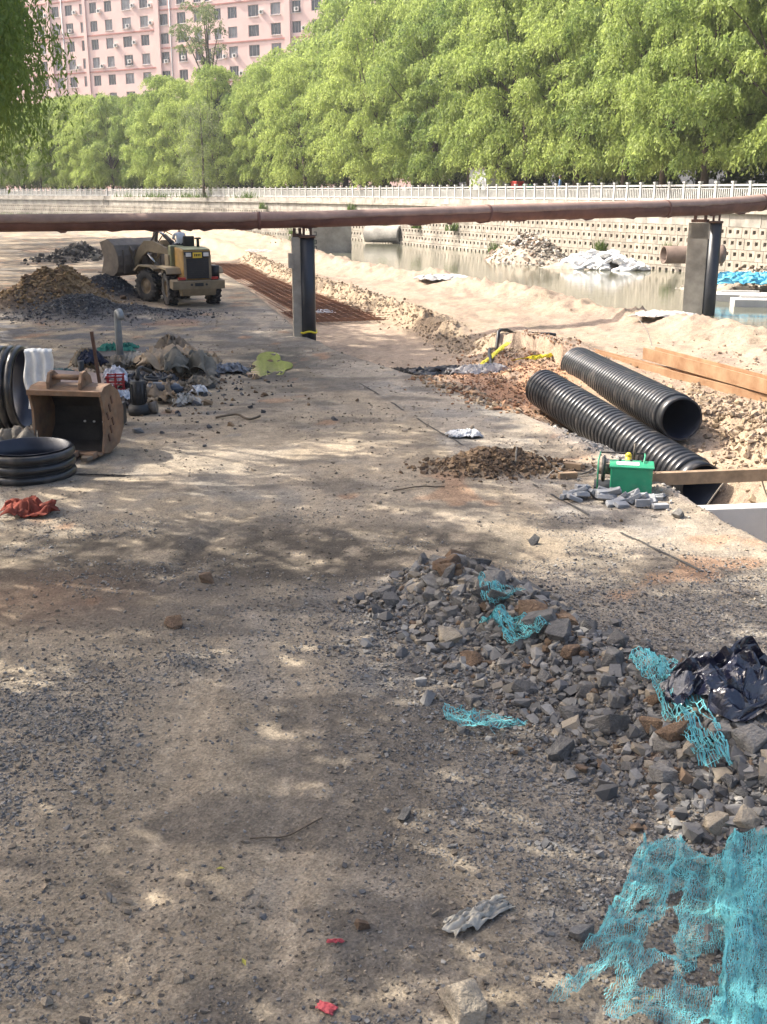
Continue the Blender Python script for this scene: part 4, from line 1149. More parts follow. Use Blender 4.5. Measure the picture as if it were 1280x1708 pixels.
def hands(edges_, joints, radii, wi, wp, dirv, side_):
    """palm and five fingers from the wrist joint"""
    dirv = Vector(dirv).normalized(); sd = dirv.cross(Vector((0, 0, 1))).normalized()
    palm = Vector(wp) + dirv * .075
    joints.append(tuple(palm)); radii.append((.034, .018)); edges_.append((wi, len(joints) - 1)); pi_ = len(joints) - 1
    for q, (o_, l_) in enumerate(((-.028, .065), (-.009, .075), (.010, .07), (.028, .055))):
        a = palm + sd * o_ + dirv * .02; c = a + dirv * l_ * .6 + Vector((0, 0, -.02)); e = c + dirv * l_ * .3 + Vector((0, 0, -.035))
        joints += [tuple(a), tuple(c), tuple(e)]; radii += [.009, .0085, .007]
        k_ = len(joints); edges_ += [(pi_, k_ - 3), (k_ - 3, k_ - 2), (k_ - 2, k_ - 1)]
    a = Vector(wp) + dirv * .03 + sd * side_ * .035; c = a + dirv * .04 + sd * side_ * .02 + Vector((0, 0, -.02))
    joints += [tuple(a), tuple(c)]; radii += [.011, .008]; k_ = len(joints); edges_ += [(wi, k_ - 2), (k_ - 2, k_ - 1)]
def face(t, hx, hz, cap_m, seated):
    hd_ = MB(); hd_.sph((hx, 0, hz), (.098, .078, .118), 16, 12)
    hd_.prism([(0, 0), (.03, -.012), (.005, .05)], .03, Matrix.Translation((hx + .092, 0, hz - .02)) @ Euler((R(90), 0, 0)).to_matrix().to_4x4())
    for s_ in (-1, 1): hd_.sph((hx, s_ * .08, hz - .005), (.022, .012, .032), 8, 6)
    body = t.children[0]
    ho = hd_.build('head', M_skin, t)
    hr = MB()
    hr.sph((hx - .016, 0, hz + .03), (.105, .087, .105), 14, 9)
    hr.build('hair', M_hair, ho)
    for s_ in (-1, 1): MB().sph((hx + .085, s_ * .032, hz + .012), (.012, .014, .008), 8, 6).build('eye', M_hair, ho)
    MB().sph((hx + .088, 0, hz - .06), (.012, .025, .006), 8, 6).build('mouth', mat('lips', (.25, .10, .08), .5, .1, 5, 0), ho)
    return ho
# seated operator (local x forward)
J = [(0, 0, .12), (.02, 0, .30), (.05, 0, .48), (.07, 0, .60), (.09, 0, .70),
     (.06, .19, .56), (.20, .25, .36), (.42, .14, .36), (.06, -.19, .56), (.20, -.25, .36), (.42, -.14, .36),
     (.08, .11, .10), (.46, .14, .12), (.50, .15, -.28), (.60, .15, -.32), (.08, -.11, .10), (.46, -.14, .12), (.50, -.15, -.28), (.60, -.15, -.32)]
E_ = [(0, 1), (1, 2), (2, 3), (3, 4), (2, 5), (5, 6), (6, 7), (2, 8), (8, 9), (9, 10), (0, 11), (11, 12), (12, 13), (13, 14), (0, 15), (15, 16), (16, 17), (17, 18)]
RR = [(.15, .12), (.145, .11), (.16, .115), (.065, .065), (.055, .055), .068, .05, .032, .068, .05, .032, .095, .075, .055, .05, .095, .075, .055, .05]
hands(E_, J, RR, 7, J[7], (.9, -.2, -.1), -1); hands(E_, J, RR, 10, J[10], (.9, .2, -.1), 1)
def reg_s(c):
    if c.x > .33 and c.z > .22: return 0
    if c.z > .62: return 0
    if c.z > .17 and c.x < .35: return 1
    return 2
lm = Matrix.Translation(loader.location) @ Euler((0, 0, R(90) + hd)).to_matrix().to_4x4() @ Matrix.Scale(1.07, 4)
sp = lm @ Vector((.60, .20, 2.10))
op = skin_person('person', 'loader operator in a white shirt and dark cap sitting at the controls', J, E_, RR, sp, R(90) + hd, [M_skin, M_shirt, M_navy], reg_s)
hdx = face(op, .12, .80, None, True)
MB().lathe([(.108, 0), (.105, .05), (.07, .10), (.001, .115)], 16, Matrix.Translation((.11, 0, .845))).prism([(.06, -.085), (.19, -.07), (.215, 0), (.19, .07), (.06, .085)], .012, Matrix.Translation((.11, 0, .852))).build('cap', M_navy, hdx)
# standing person on the far bank
J = [(0, 0, .95), (0, 0, 1.15), (.0, 0, 1.35), (.01, 0, 1.48), (.015, 0, 1.58), (0, .19, 1.40), (-.02, .25, 1.12), (.06, .26, .88), (0, -.19, 1.40), (-.02, -.25, 1.12), (.06, -.26, .88),
     (0, .10, .90), (.02, .11, .50), (-.02, .11, .09), (.12, .12, .04), (0, -.10, .90), (.04, -.11, .50), (0, -.11, .09), (.14, -.12, .04)]
RR = [(.15, .115), (.14, .10), (.17, .115), (.06, .06), (.052, .052), .066, .05, .033, .066, .05, .033, .092, .065, .045, .045, .092, .065, .045, .045]
E_ = [(0, 1), (1, 2), (2, 3), (3, 4), (2, 5), (5, 6), (6, 7), (2, 8), (8, 9), (9, 10), (0, 11), (11, 12), (12, 13), (13, 14), (0, 15), (15, 16), (16, 17), (17, 18)]
hands(E_, J, RR, 7, J[7], (.15, 0, -1), -1); hands(E_, J, RR, 10, J[10], (.15, 0, -1), 1)
pp = Pd(932, 308, 80)
# stand on the promenade, 2 m behind the railing
best = min(np.arange(20, 120, .5), key=lambda q: abs((lambda w: (w[0] + w[3] * 2.0) / ((w[1] - w[2] * 2.0) * .963) - 292 / FPX)(wall_at(q))))
w_ = wall_at(best)
bp_ = skin_person('person', 'person in a blue shirt and dark trousers standing behind the white railing', J, E_, RR, (w_[0] + w_[3] * 1.9, w_[1] - w_[2] * 1.9, TOPZ), R(160), [M_skin, M_blue, M_navy],
                  lambda c: 0 if c.z > 1.5 or (abs(c.y) > .2 and c.z < .98) else (1 if c.z > .93 else 2))
face(bp_, .02, 1.69, None, False)
def bank_at(px, off):
    best = min(np.arange(20, 200, .5), key=lambda q: abs((lambda w: (w[0] + w[3] * off) / ((w[1] - w[2] * off) * .963) - (px - 640) / FPX)(wall_at(q))))
    w_ = wall_at(best); return w_[0] + w_[3] * off, w_[1] - w_[2] * off, math.atan2(w_[3], w_[2])
# hut, red stall box and green bin under the trees
x, y, a = bank_at(812, 3.2)
t = thing('site_hut', 'low white-grey hut behind the railing under the willows', 'hut', (x, y, TOPZ), a)
MB().box((0, 0, 1.25), (3.0, 2.0, 2.5)).build('wall', mat('white_sheet', (.55, .56, .58), .7, .15, 1, .05), t, .02)
MB().box((0, 0, 2.55), (3.3, 2.3, .12)).build('roof', M_steel, t, .01)
dr = MB().box((.5, 1.01, 1.0), (.8, .05, 1.95)).build('door', M_ac, t); MB().box((.2, 1.05, 1.0), (.05, .06, .14)).build('handle', M_blk_m, dr)
x, y, a = bank_at(864, 2.6)
t = thing('litter_bin', 'red bin with an open top behind the railing', 'bin', (x, y, TOPZ), a)
MB().box((0, 0, .65), (.8, .6, 1.3), taper=1.1).build('body', mat('red_plastic', (.45, .04, .03), .5, .2, 3, 0), t, .03)
MB().box((0, 0, 1.36), (.95, .72, .12)).build('rim', mat('red_plastic', (.45, .04, .03)), t, .02)
x, y, a = bank_at(881, 2.4)
t = thing('wheelie_bin', 'turquoise green bin right of the red one behind the railing', 'bin', (x, y, TOPZ), a)
MB().box((0, 0, .55), (.5, .5, 1.0), taper=1.15).build('body', mat('green_plastic', (.02, .32, .20), .5, .2, 3, 0), t, .03)
MB().box((0, 0, 1.12), (.62, .6, .1)).build('lid', mat('green_plastic', (.02, .32, .20)), t, .02)
for s_ in (-.2, .2): MB().cyl((s_ - .03, -.22, .08), (s_ + .03, -.22, .08), .08, n=12).build('wheel', M_blk_m, t)
x, y, a = bank_at(893, 3.4)
t = thing('lantern', 'red paper lantern hanging among the willow branches', 'lantern', (x, y, TOPZ + 2.5), a)
MB().sph((0, 0, 0), (.3, .3, .34), 14, 8).build('shade', mat('red_paper', (.55, .03, .03), .6, .2, 3, 0), t)
MB().cyl((0, 0, .3), (0, 0, 1.4), .012, n=6).cyl((0, 0, .3), (0, 0, .38), .12, n=10).cyl((0, 0, -.38), (0, 0, -.3), .12, n=10).build('hanger', M_yel, t)
# ------------------------------------------------------------------ black corrugated pipes in the trench
M_hdpe = mat('black_polyethylene', (.017, .0175, .019), .33, .3, 2.0, .05, 14, dust=.24, dustcol=(.20, .17, .14))
M_hin = mat('pipe_bore', (.012, .016, .030), .4, .3, 1.5, .03)
def axis_matrix(p0, p1):
    d = (p1 - p0).normalized()
    return Matrix.Translation(p0) @ d.to_track_quat('Z', 'Y').to_matrix().to_4x4()
def corr_prof(L, r, pitch, start, end, depth=.042):
    pr = []; n = int((L - start - end) / pitch)
    for k in range(n):
        z = start + k * pitch
        pr += [(r - depth, z), (r - depth, z + pitch * .16), (r - depth * .25, z + pitch * .24), (r, z + pitch * .38), (r, z + pitch * .74), (r - depth * .25, z + pitch * .90), (r - depth, z + pitch * .98)]
    return pr, start + n * pitch
def corr_pipe(label, p0, p1, r, collar):
    """p0 far end, p1 near end"""
    M = axis_matrix(p0, p1); L = (p1 - p0).length
    t = thing('corrugated_pipe', label, 'pipe', p0, 0, 'corrugated pipes in the trench')
    Ml = Matrix.Translation(-p0) @ M
    pr, z1 = corr_prof(L, r, .148, .10, .16)
    b = MB(); b.lathe([(r - .01, 0), (r - .01, .09)] + pr, 56, Ml); b.build('corrugated_wall', M_hdpe, t, fix=False)
    b = MB(); b.lathe([(r - .06, z1), (r - .035, z1 + .03), (r - .03, L), (r - .062, L)], 56, Ml); b.build('end_collar', M_hdpe, t, fix=False)
    b = MB(); b.lathe([(r - .01, 0), (r - .06, .01), (r - .062, L - .01), (r - .034, L + .004)], 56, Ml); b.build('inner_liner', M_hin, t, fix=False)
    return t
DP = .45
far_u, near_u = Vector((4.85, 26.9, .27)), Vector((5.76, 20.5, .20))
far_l, near_l = Vector((3.72, 25.0, .02)), Vector((5.72, 18.75, -.66))
corr_pipe('black corrugated pipe lying higher on the sand side of the trench', far_u, near_u, DP, 1)
corr_pipe('black corrugated pipe lying lower beside the road edge under the timber', far_l, near_l, DP, 1)

# ------------------------------------------------------------------ steel beams, timber, chamber wall
M_beam = mat('rust_orange_steel', (.30, .19, .105), .7, .35, 2.2, .2, 12, col2=(.22, .11, .05), dust=.12, dustcol=(.46, .34, .22))
def hbeam(label, a, b_, hgt, wid, tw, zc):
    d = Vector((b_[0] - a[0], b_[1] - a[1], b_[2] - a[2])); L = d.length
    t = thing('steel_beam', label, 'beam', a, math.atan2(d.y, d.x), 'rusty steel beams on the sand')
    t.rotation_euler.y = -math.asin(d.z / L)
    for y_ in (-wid / 2, wid / 2): MB().box((L / 2, y_, hgt / 2), (L, tw, hgt)).build('flange', M_beam, t, .004)
    MB().box((L / 2, 0, hgt * .52), (L - .004, wid - tw - .002, tw * .8)).build('web', M_beam, t)
    return t
hbeam('upper rust-orange steel beam lying with its end in the open sand', (6.72, 27.3, .36), (9.0, 19.8, .34), .30, .34, .03, 0)
hbeam('lower rust-orange steel beam half hidden behind the upper black pipe', (5.55, 29.6, .08), (8.9, 20.6, .06), .25, .22, .03, 0)
b = MB(); ta = Vector((3.88, 16.30, .0)); tb_ = Vector((9.4, 17.15, .02)); d = tb_ - ta
t = thing('timber', 'long brown timber laid across the trench from the green machine', 'beam', ta, math.atan2(d.y, d.x))
MB().box((d.length / 2, 0, .10), (d.length, .12, .20)).build('plank', mat('brown_timber', (.30, .205, .125), .85, .4, 3, .3, 14, dust=.2, dustcol=(.40, .32, .24)), t, .006)
for x_ in (.35, 2.4, 3.9): MB().box((x_, 0, .205), (.03, .1, .012)).build('nail_plate', M_plate, t)
for x_, y_, a, n_ in ((2.95, 16.75, .2, 'left of the machine on the road'), (3.12, 17.25, -.5, 'upper one near the hose coil')):
    o = MB().box((0, 0, .05), (.30, .11, .10)).build('wood_block', mat('brown_timber', (.26, .18, .11)), None, .005)
    o.location = (x_, y_, h1(x_, y_)); o.rotation_euler.z = a
    prop(o, 'short wood block %s' % n_, 'block')
M_wcon = mat('new_white_concrete', (.50, .48, .44), .85, .14, 1.5, .15, 12)
t = thing('chamber_wall', 'new white concrete chamber wall across the near end of the trench', 'wall', (4.55, 15.55, -1.3), R(7))
MB().box((3.0, 0, .58), (6.0, .26, 1.16)).build('front_wall', M_wcon, t, .012)
MB().box((3.2, -1.0, .22), (6.0, 1.72, .2)).build('floor_slab', M_conc, t, .01)
o = MB().box((5.9, -1.0, .60), (.2, 1.70, 1.0)).build('side_wall', M_wcon, t, .01)

# ------------------------------------------------------------------ green machine and grey bricks
M_grn = mat('green_enamel', (.020, .27, .135), .38, .2, 3, .05, dust=.16, dustcol=(.36, .33, .26))
M_bar = mat('green_bar', (.05, .30, .16), .5, .2, 4, .05, dust=.2)
gm = thing('green_machine', 'green steel power pack with a handle frame and hose reel at the trench edge', 'machine', (3.78, 15.95, h1(3.78, 15.95) - .02), R(-12))
MB().box((0, 0, .24), (.62, .42, .40)).build('body', M_grn, gm, .012)
MB().box((0, 0, .455), (.66, .46, .025)).build('lid', M_grn, gm, .006)
MB().box((-.06, -.02, .472), (.34, .22, .008)).build('label_plate', mat('pale_plate', (.55, .58, .5), .5, .3, 8, 0), gm)
for q in range(3): MB().cyl((-.18 + q * .17, .17, .467), (-.18 + q * .17, .17, .49), .02, n=8).build('bolt', M_blk_m, gm)
for x_ in (-.50, .18): MB().tube([(x_, .02, .0), (x_, .05, .50), (x_ + .02, .30, .53), (x_ + .02, .55, .50)], .014, 6).build('frame_bar', M_bar, gm)
MB().tube([(-.48, .55, .50), (.2, .55, .50)], .016, 6).build('handle', M_blk_m, gm)
MB().box((-.18, .28, .04), (.75, .5, .04)).build('skid', M_blk_m, gm)
rl = MB(); rl.tube([(-.42 + .0 * a, .18 + .17 * math.cos(a), .32 + .17 * math.sin(a)) for a in np.linspace(0, 6.283, 25)], .03, 8); rl.build('hose_reel', M_blk_m, gm)
MB().cyl((-.5, .18, .32), (-.3, .18, .32), .08, n=12).build('motor', M_steel, gm)
MB().cyl((-.05, .42, .09), (-.05, .42, .48), .06, .05, n=12).sph((-.05, .42, .50), (.05, .05, .045), 10, 6).build('fuel_cap', M_yel, gm)
MB().cyl((.04, .45, .45), (.04, .45, .68), .02, n=6).build('lever', M_steel, gm)
M_brk = mat('grey_paving_brick', (.27, .275, .28), .9, .25, 5, .25, 25, dust=.12)
brick_me = []
for k in range(3):
    bm = bmesh.new(); bmesh.ops.create_cube(bm, size=1); bmesh.ops.scale(bm, vec=(.225 + .01 * k, .11, .062), verts=bm.verts)
    bmesh.ops.bevel(bm, geom=bm.edges[:], offset=.006, segments=1, affect='EDGES')
    m_ = bpy.data.meshes.new('brick'); bm.to_mesh(m_); bm.free(); m_.materials.append(M_brk); brick_me.append(m_)
bricks = []
def brick(x, y, z, rx, ry, rz, label='grey paving brick in the tumbled heap below the green machine'):
    o = link('brick', brick_me[len(bricks) % 3], None, (x, y, z)); o.rotation_euler = (rx, ry, rz); bricks.append(o)
    prop(o, label, 'brick', 'grey paving bricks heaped by the green machine')
zb = h1(3.3, 15.4)
brick(3.78, 15.12, zb + .062, R(90), 0, R(6), 'grey brick standing on its long edge at the front of the heap')
brick(4.02, 15.06, zb + .035, 0, 0, R(10), 'grey brick lying flat in front, rightmost of the heap')
brick(3.42, 15.20, zb + .06, R(8), R(-10), R(28), 'grey brick tipped over a gap at the front middle of the heap')
brick(3.02, 15.80, zb + .12, 0, R(5), R(15), 'grey brick on top at the upper left of the heap')
g_ = random.Random(21)
for q in range(40):
    u_ = g_.random(); x_ = 2.72 + 1.42 * u_; yc = 15.62 - .25 * u_
    y_ = yc + g_.gauss(0, .15); ht = max(0, .20 * math.exp(-((x_ - 3.35) / .5) ** 2) * math.exp(-((y_ - yc) / .2) ** 2))
    z_ = h1(x_, y_) + .03 + ht * g_.random()
    til = .2 + 2.2 * ht
    brick(x_, y_, z_, g_.gauss(0, til), g_.gauss(0, til), g_.uniform(-.6, .6) + (1.3 if g_.random() < .2 else 0))
# hoses and wires
M_hose = mat('grey_hose', (.16, .14, .11), .7, .3, 5, .05)
M_wire = mat('steel_wire', (.30, .27, .23), .6, .2, 5, 0)
def wire(name, label, cat, pts, r, m, n=6, drape=False, off=.0):
    P_ = [Vector(q) for q in pts]; out = []
    for i in range(len(P_) - 1):
        p0, p1, p2, p3 = P_[max(0, i - 1)], P_[i], P_[i + 1], P_[min(len(P_) - 1, i + 2)]
        for k in range(8):
            t = k / 8
            out.append(.5 * ((2 * p1) + (p2 - p0) * t + (2 * p0 - 5 * p1 + 4 * p2 - p3) * t * t + (3 * p1 - p0 - 3 * p2 + p3) * t ** 3))
    out.append(P_[-1])
    if drape: out = [Vector((p.x, p.y, h1(p.x, p.y) + r * .8 + off + p.z)) for p in out]
    o0 = out[len(out) // 2].copy()
    o = MB().tube([p - o0 for p in out], r, n).build(name, m, None, loc=o0, fix=False)
    return prop(o, label, cat)
wire('hose', 'dark hose looping off the brown mud heap to the wood blocks', 'hose', [(2.15, 17.1, .02), (2.3, 17.75, .05), (2.6, 17.5, .03), (2.85, 17.0, .02), (3.2, 16.9, .02), (3.45, 17.3, .02), (3.1, 17.45, .02), (2.9, 17.1, .02)], .018, M_hose, drape=True)
wire('cable', 'pale cable coiled loosely beside the wood block', 'cable', [(2.75, 17.0, .01), (2.9, 17.4, .01), (3.3, 17.45, .01), (3.5, 17.1, .01), (3.2, 16.85, .01), (2.8, 17.05, .01), (2.6, 16.7, .01)], .009, M_wire, drape=True)
wire('lifting_wire', 'thin wire hanging from the timber into the lower pipe end', 'wire', [(5.62, 16.62, .22), (5.45, 16.9, -.2), (5.30, 17.2, -.7), (5.2, 17.3, -1.0)], .012, M_wire)
wire('lifting_wire', 'thin dark wire running down the sand to the white chamber wall', 'wire', [(6.1, 17.0, .1), (6.25, 16.9, -.35), (6.5, 16.5, -.75), (6.6, 16.1, -.95)], .012, M_hose)
wire('lifting_wire', 'thin wire curving up from the end of the upper steel beam', 'wire', [(7.1, 28.6, .5), (7.0, 28.9, .9), (6.75, 29.3, 1.25)], .012, M_wire)

# ------------------------------------------------------------------ excavator bucket on the left
M_dig = mat('earthy_bucket_steel', (.21, .115, .06), .75, .45, 3, .45, 10, col2=(.11, .07, .045), dust=.35, dustcol=(.24, .185, .125))
M_digin = mat('bucket_inside_shade', (.05, .04, .032), .85, .4, 3, .3)  # inner faces darkened: shade of the hollow put into the colour
bx, by = -5.45, 18.35
eb = thing('excavator_bucket', 'rusty excavator bucket standing on its teeth with the opening towards the road', 'bucket', (bx, by, h1(bx, by)), R(-9))
eb.scale = (1.04, 1, .90)
W2 = .62
# profile in (depth from the opening to the back, height)
side = [(-.10, 1.24), (.06, 1.34), (.34, 1.36), (.66, 1.16), (.84, .80), (.80, .42), (.56, .14), (.10, .04), (-.14, .10)]
open_edge = [(-.14, .10), (-.02, .45), (-.0, .85), (-.10, 1.24)]
mp_ = Matrix(((0, 0, 1, 0), (1, 0, 0, 0), (0, 1, 0, 0), (0, 0, 0, 1)))       # (depth,height) -> (x=width, y=depth, z=height)
for x_ in (-W2, W2):
    MB().prism(side[:] + [(-.02, .45), (-.0, .85)], .045, Matrix.Translation((x_, 0, 0)) @ mp_).build('side_plate', M_dig, eb, .006)
b = MB(); vs = []
for x_ in (-W2 + .02, W2 - .02):
    for y_, z_ in side: vs.append((x_, y_, z_))
    for y_, z_ in side:
        dy_, dz_ = y_ - .3, z_ - .7; l_ = math.hypot(dy_, dz_); vs.append((x_, y_ - dy_ / l_ * .04, z_ - dz_ / l_ * .04))
n = len(side); fs = []; mi_in = []
for q in range(n - 1):
    b.add([vs[q], vs[q + 1], vs[2 * n + q + 1], vs[2 * n + q]], [(0, 1, 2, 3)], None, 0, False)
    b.add([vs[n + q], vs[n + q + 1], vs[3 * n + q + 1], vs[3 * n + q]], [(0, 1, 2, 3)], None, 1, False)
b.build('shell', [M_dig, M_digin], eb, fix=False)
MB().box((0, -.16, .09), (2 * W2, .2, .05)).build('lip', M_dig, eb, .006)
MB().box((0, -.10, 1.235), (2 * W2 + .04, .07, .10)).build('top_rim', M_dig, eb, .008)
for q in range(4):
    x_ = -W2 + .14 + q * (2 * W2 - .28) / 3
    tt = MB().box((x_, -.30, .10), (.20, .24, .11), taper=.85).build('tooth', M_dig, eb, .02)
    MB().prism([(x_ - .09, -.42), (x_ + .09, -.42), (x_ + .055, -.58), (x_ - .055, -.58)], .07, Matrix.Translation((0, 0, .09))).build('tip', M_steel, tt, .01)
for x_ in (-.30, .26):
    MB().prism([(-.02, 1.24), (.46, 1.26), (.38, 1.50), (.20, 1.62), (.06, 1.60), (-.03, 1.42)], .06, Matrix.Translation((x_, 0, 0)) @ mp_).build('ear', M_dig, eb, .01)
MB().cyl((-.36, .14, 1.50), (.32, .14, 1.50), .055, n=14).build('pin', M_dig, eb)
for q in range(3): MB().cyl((-.05 + q * .17, .755, .50), (-.05 + q * .17, .79, .50), .022, n=8).build('drain_hole_daylight', mat('painted_daylight', (.8, .75, .68), .9, .05, 3, 0), eb)  # pale discs paint the daylight coming through the drain holes
for x_ in (W2 + .03,):
    for q in range(6):
        MB().box((x_, .12 + .1 * (q % 3), .35 + .14 * q), (.014, .05, .16), rot=(R(20), 0, 0)).build('weld_scar', M_plate, eb)

# ------------------------------------------------------------------ cut rings of corrugated pipe
def ring(label, loc, r, n_, upright):
    t = thing('pipe_ring', label, 'pipe ring', loc, 0, 'cut rings of black corrugated pipe')
    M = Matrix.Identity(4) if not upright else Matrix.Translation((0, 0, r)) @ Euler((0, R(-90), 0)).to_matrix().to_4x4()
    h = .165; pr = []
    for k in range(n_):
        z = k * h
        for q in range(9):
            a = -math.pi / 2 + math.pi * q / 8
            pr.append((r - .075 + .075 * math.cos(a) ** .8 if abs(math.cos(a)) > 1e-6 else r - .075, z + h / 2 + (h / 2 - .012) * math.sin(a)))
    b = MB(); b.lathe(pr, 64, M); b.build('corrugated_wall', M_hdpe, t, fix=False)
    b = MB(); b.lathe([(r - .075, 0), (r - .095, 0), (r - .095, n_ * h + .01), (r - .06, n_ * h + .012)], 64, M); b.build('inner_liner', M_hin, t, fix=False)
    return t
ring('black corrugated pipe ring lying flat at the left edge', (-5.72, 16.95, h1(-5.72, 16.95) - .02), .73, 3, False)
ring('black corrugated pipe ring standing upright draped with a white cloth', (-6.86, 20.5, h1(-6.86, 20.5) - .03), .82, 4, True)

# ------------------------------------------------------------------ cloth, sacks and sheets
def crumple(name, w, d, m, seed, amp=.10, nx=40, ny=40, fold=3.0, drape=None, ragged=.12, parent=None, sharp=1.0, thick=.004):
    g = np.random.default_rng(seed)
    U_, V_ = np.meshgrid(np.linspace(-1, 1, nx), np.linspace(-1, 1, ny), indexing='ij')
    a = g.uniform(0, 50)
    rx = 1 + ragged * (fbm(V_ * 2 + a, U_ * .5 + a, seed, 3) - .5) * 4
    ry = 1 + ragged * (fbm(U_ * 2 + a + 9, V_ * .5 + a, seed + 3, 3) - .5) * 4
    X = U_ * w / 2 * rx; Y = V_ * d / 2 * ry
    n1 = fbm(U_ * fold + a, V_ * fold + a, seed + 1, 3); n2 = fbm(U_ * fold * 1.7 + a, V_ * fold * 2.3 - a, seed + 2, 3)
    rid = 1 - np.abs(n1 * 2 - 1) * 2.0; rid2 = 1 - np.abs(n2 * 2 - 1) * 2.0
    Z = amp * (np.clip(rid, -.2, 1) ** 1 * .7 + .5 * np.clip(rid2, -.2, 1)) * (1 - .55 * np.maximum(np.abs(U_), np.abs(V_)) ** 4)
    X = X + amp * 1.1 * (n2 - .5); Y = Y + amp * 1.1 * (n1 - .5)
    if drape is not None: X, Y, Z = drape(U_, V_, X, Y, Z)
    V = np.stack([X, Y, Z], -1).reshape(-1, 3)
    ii = np.arange(nx - 1)[:, None] * ny + np.arange(ny - 1)[None]
    F = np.stack([ii, ii + 1, ii + ny + 1, ii + ny], -1).reshape(-1, 4)
    me = np_mesh(name, V, F, m, True)
    o = link(name, me, parent)
    s_ = o.modifiers.new('solid', 'SOLIDIFY'); s_.thickness = thick; s_.offset = 1
    return o
def cloth(name, label, cat, x, y, w, d, col, seed, amp=.1, rot=0.0, z=0.0, fold=3.0, rough=.9, group=None, mname=None, tilt=(0, 0), spec=.3, **kw):
    m = mat(mname or (name + '_%d' % seed), col, rough, .3, 4, .25, 30, dust=.15, dustcol=(.27, .22, .17), spec=spec)
    o = crumple(name, w, d, m, seed, amp, fold=fold, **kw)
    o.location = (x, y, h1(x, y) + .012 + z); o.rotation_euler = (tilt[0], tilt[1], rot)
    return prop(o, label, cat, group)
def hang(U_, V_, X, Y, Z):
    # hung over the ring: one flap in front, rounded over the top
    s = V_ * .72
    y_ = np.where(s > .35, (s - .35) * .5 + .03, -.05 - .10 * (.35 - s)) + .05 * np.sin(U_ * 9 + V_ * 2) * (1 - V_) / 2
    z_ = np.where(s > .35, 1.62 - .2 * (s - .35), 1.62 - (.35 - s) * 1.02 + 0 * U_) + Z * .3
    x_ = U_ * (.24 + .05 * (1 - V_) / 2) + .03 * np.sin(V_ * 6) + .06 * (1 - V_) / 2
    return x_, y_, z_
o = crumple('white_cloth', .6, 1.5, mat('white_cloth', (.60, .61, .60), .9, .2, 4, .3, 25), 5, .08, fold=2.2, drape=hang, ragged=.1)
o.location = (-6.40, 19.95, h1(-6.40, 19.95)); prop(o, 'white cloth hanging over the upright black pipe ring', 'cloth')
cloth('grey_sack', 'crumpled grey-brown sack beside the flat black ring', 'sack', -6.45, 18.5, 1.0, .8, (.20, .18, .15), 7, .42, .4, .0, fold=1.1)
cloth('red_cloth', 'torn brick-red cloth lying at the left edge below the ring', 'cloth', -5.05, 14.75, .70, .42, (.20, .045, .028), 8, .20, .3, .0, fold=1.4, ragged=.2)
cloth('rubber_strip', 'dark strip of rubber lying on the road beside the bucket', 'strip', -4.55, 16.9, .85, .05, (.04, .036, .034), 9, .02, R(-8))
# junk heap behind the bucket
def jk(px, py): return G(px, py)
o = None
x, y = -7.35, 30.2
t = thing('dark_plank', 'dark wet board lying behind the junk heap', 'board', (x, y, h1(x, y)), R(4)); MB().box((0, 0, .10), (2.0, .9, .05), rot=(R(8), 0, 0)).build('board', mat('wet_board', (.05, .04, .032), .6, .3, 3, .2), t, .005); MB().box((-.9, 0, .03), (.1, .8, .08)).build('batten', M_steel, t)
x, y = -6.85, 24.2
t = thing('plywood_sheet', 'dusty pink-grey plywood sheet tilted behind the bucket', 'board', (x, y, h1(x, y) + .18), R(-6)); MB().box((0, 0, .12), (1.7, 1.25, .02), rot=(R(10), R(3), 0)).build('sheet', mat('plywood', (.30, .225, .19), .85, .2, 2, .1), t); MB().box((-.5, .1, -.02), (.1, 1.2, .2)).build('batten', M_steel, t)
x, y = -6.25, 22.9
cloth('navy_jacket', 'dark navy jacket spread below the plywood behind the bucket ears', 'jacket', x, y, .85, .75, (.045, .045, .085), 12, .16, .1, .32)
cloth('navy_cloth', 'dark blue cloth slumped over a tan sack in the junk heap', 'cloth', -7.3, 26.9, .55, .8, (.03, .035, .06), 13, .35, .4, .25)
cloth('tan_sack', 'upright tan sack beside the dark blue cloth', 'sack', -7.5, 27.1, .5, .5, (.34, .26, .17), 14, .5, 0, .1)
cloth('teal_rag', 'teal and white rag left of the tan sack', 'rag', -7.95, 26.3, .7, .5, (.12, .19, .18), 15, .18, .3, .05)
cloth('white_bag', 'crumpled white plastic bag on top of the junk heap', 'bag', -6.15, 24.6, .42, .5, (.62, .62, .66), 16, .34, 0, .22, fold=2.2)
cloth('white_rag', 'small bluish-white rag in front of the red crate', 'rag', -5.7, 23.2, .45, .45, (.50, .54, .60), 17, .16, 0, .1)
cloth('green_net', 'bundle of green netting round the foot of the bent grey pipe', 'net', -7.5, 30.6, 1.1, .7, (.03, .17, .13), 18, .26, 0, .02)
cloth('brown_tarp', 'sunlit tan tarpaulin folded over the right of the junk heap', 'tarpaulin', -5.3, 27.0, 1.6, 1.3, (.40, .30, .20), 19, .50, .4, .18, fold=1.7)
cloth('grey_tarp', 'grey-brown tarpaulin bundle tied with dark straps at the right of the junk', 'tarpaulin', -4.75, 26.2, 1.15, 1.2, (.17, .155, .125), 20, .62, .2, .1, fold=1.4)
cloth('brown_sack', 'dirty brown sack opened below the tarpaulin bundle', 'sack', -4.75, 23.4, .9, .9, (.25, .19, .13), 22, .42, -.3, .02, fold=1.8)
cloth('canvas_sheet', 'pale torn canvas piece at the right foot of the junk heap', 'sheet', -4.35, 23.1, .6, .5, (.45, .41, .35), 23, .22, .6, .0)
cloth('white_sheet', 'white folded paper sheet by the right foot of the junk', 'sheet', -4.25, 24.4, .34, .55, (.62, .62, .62), 24, .2, .5, .0, fold=1.5)
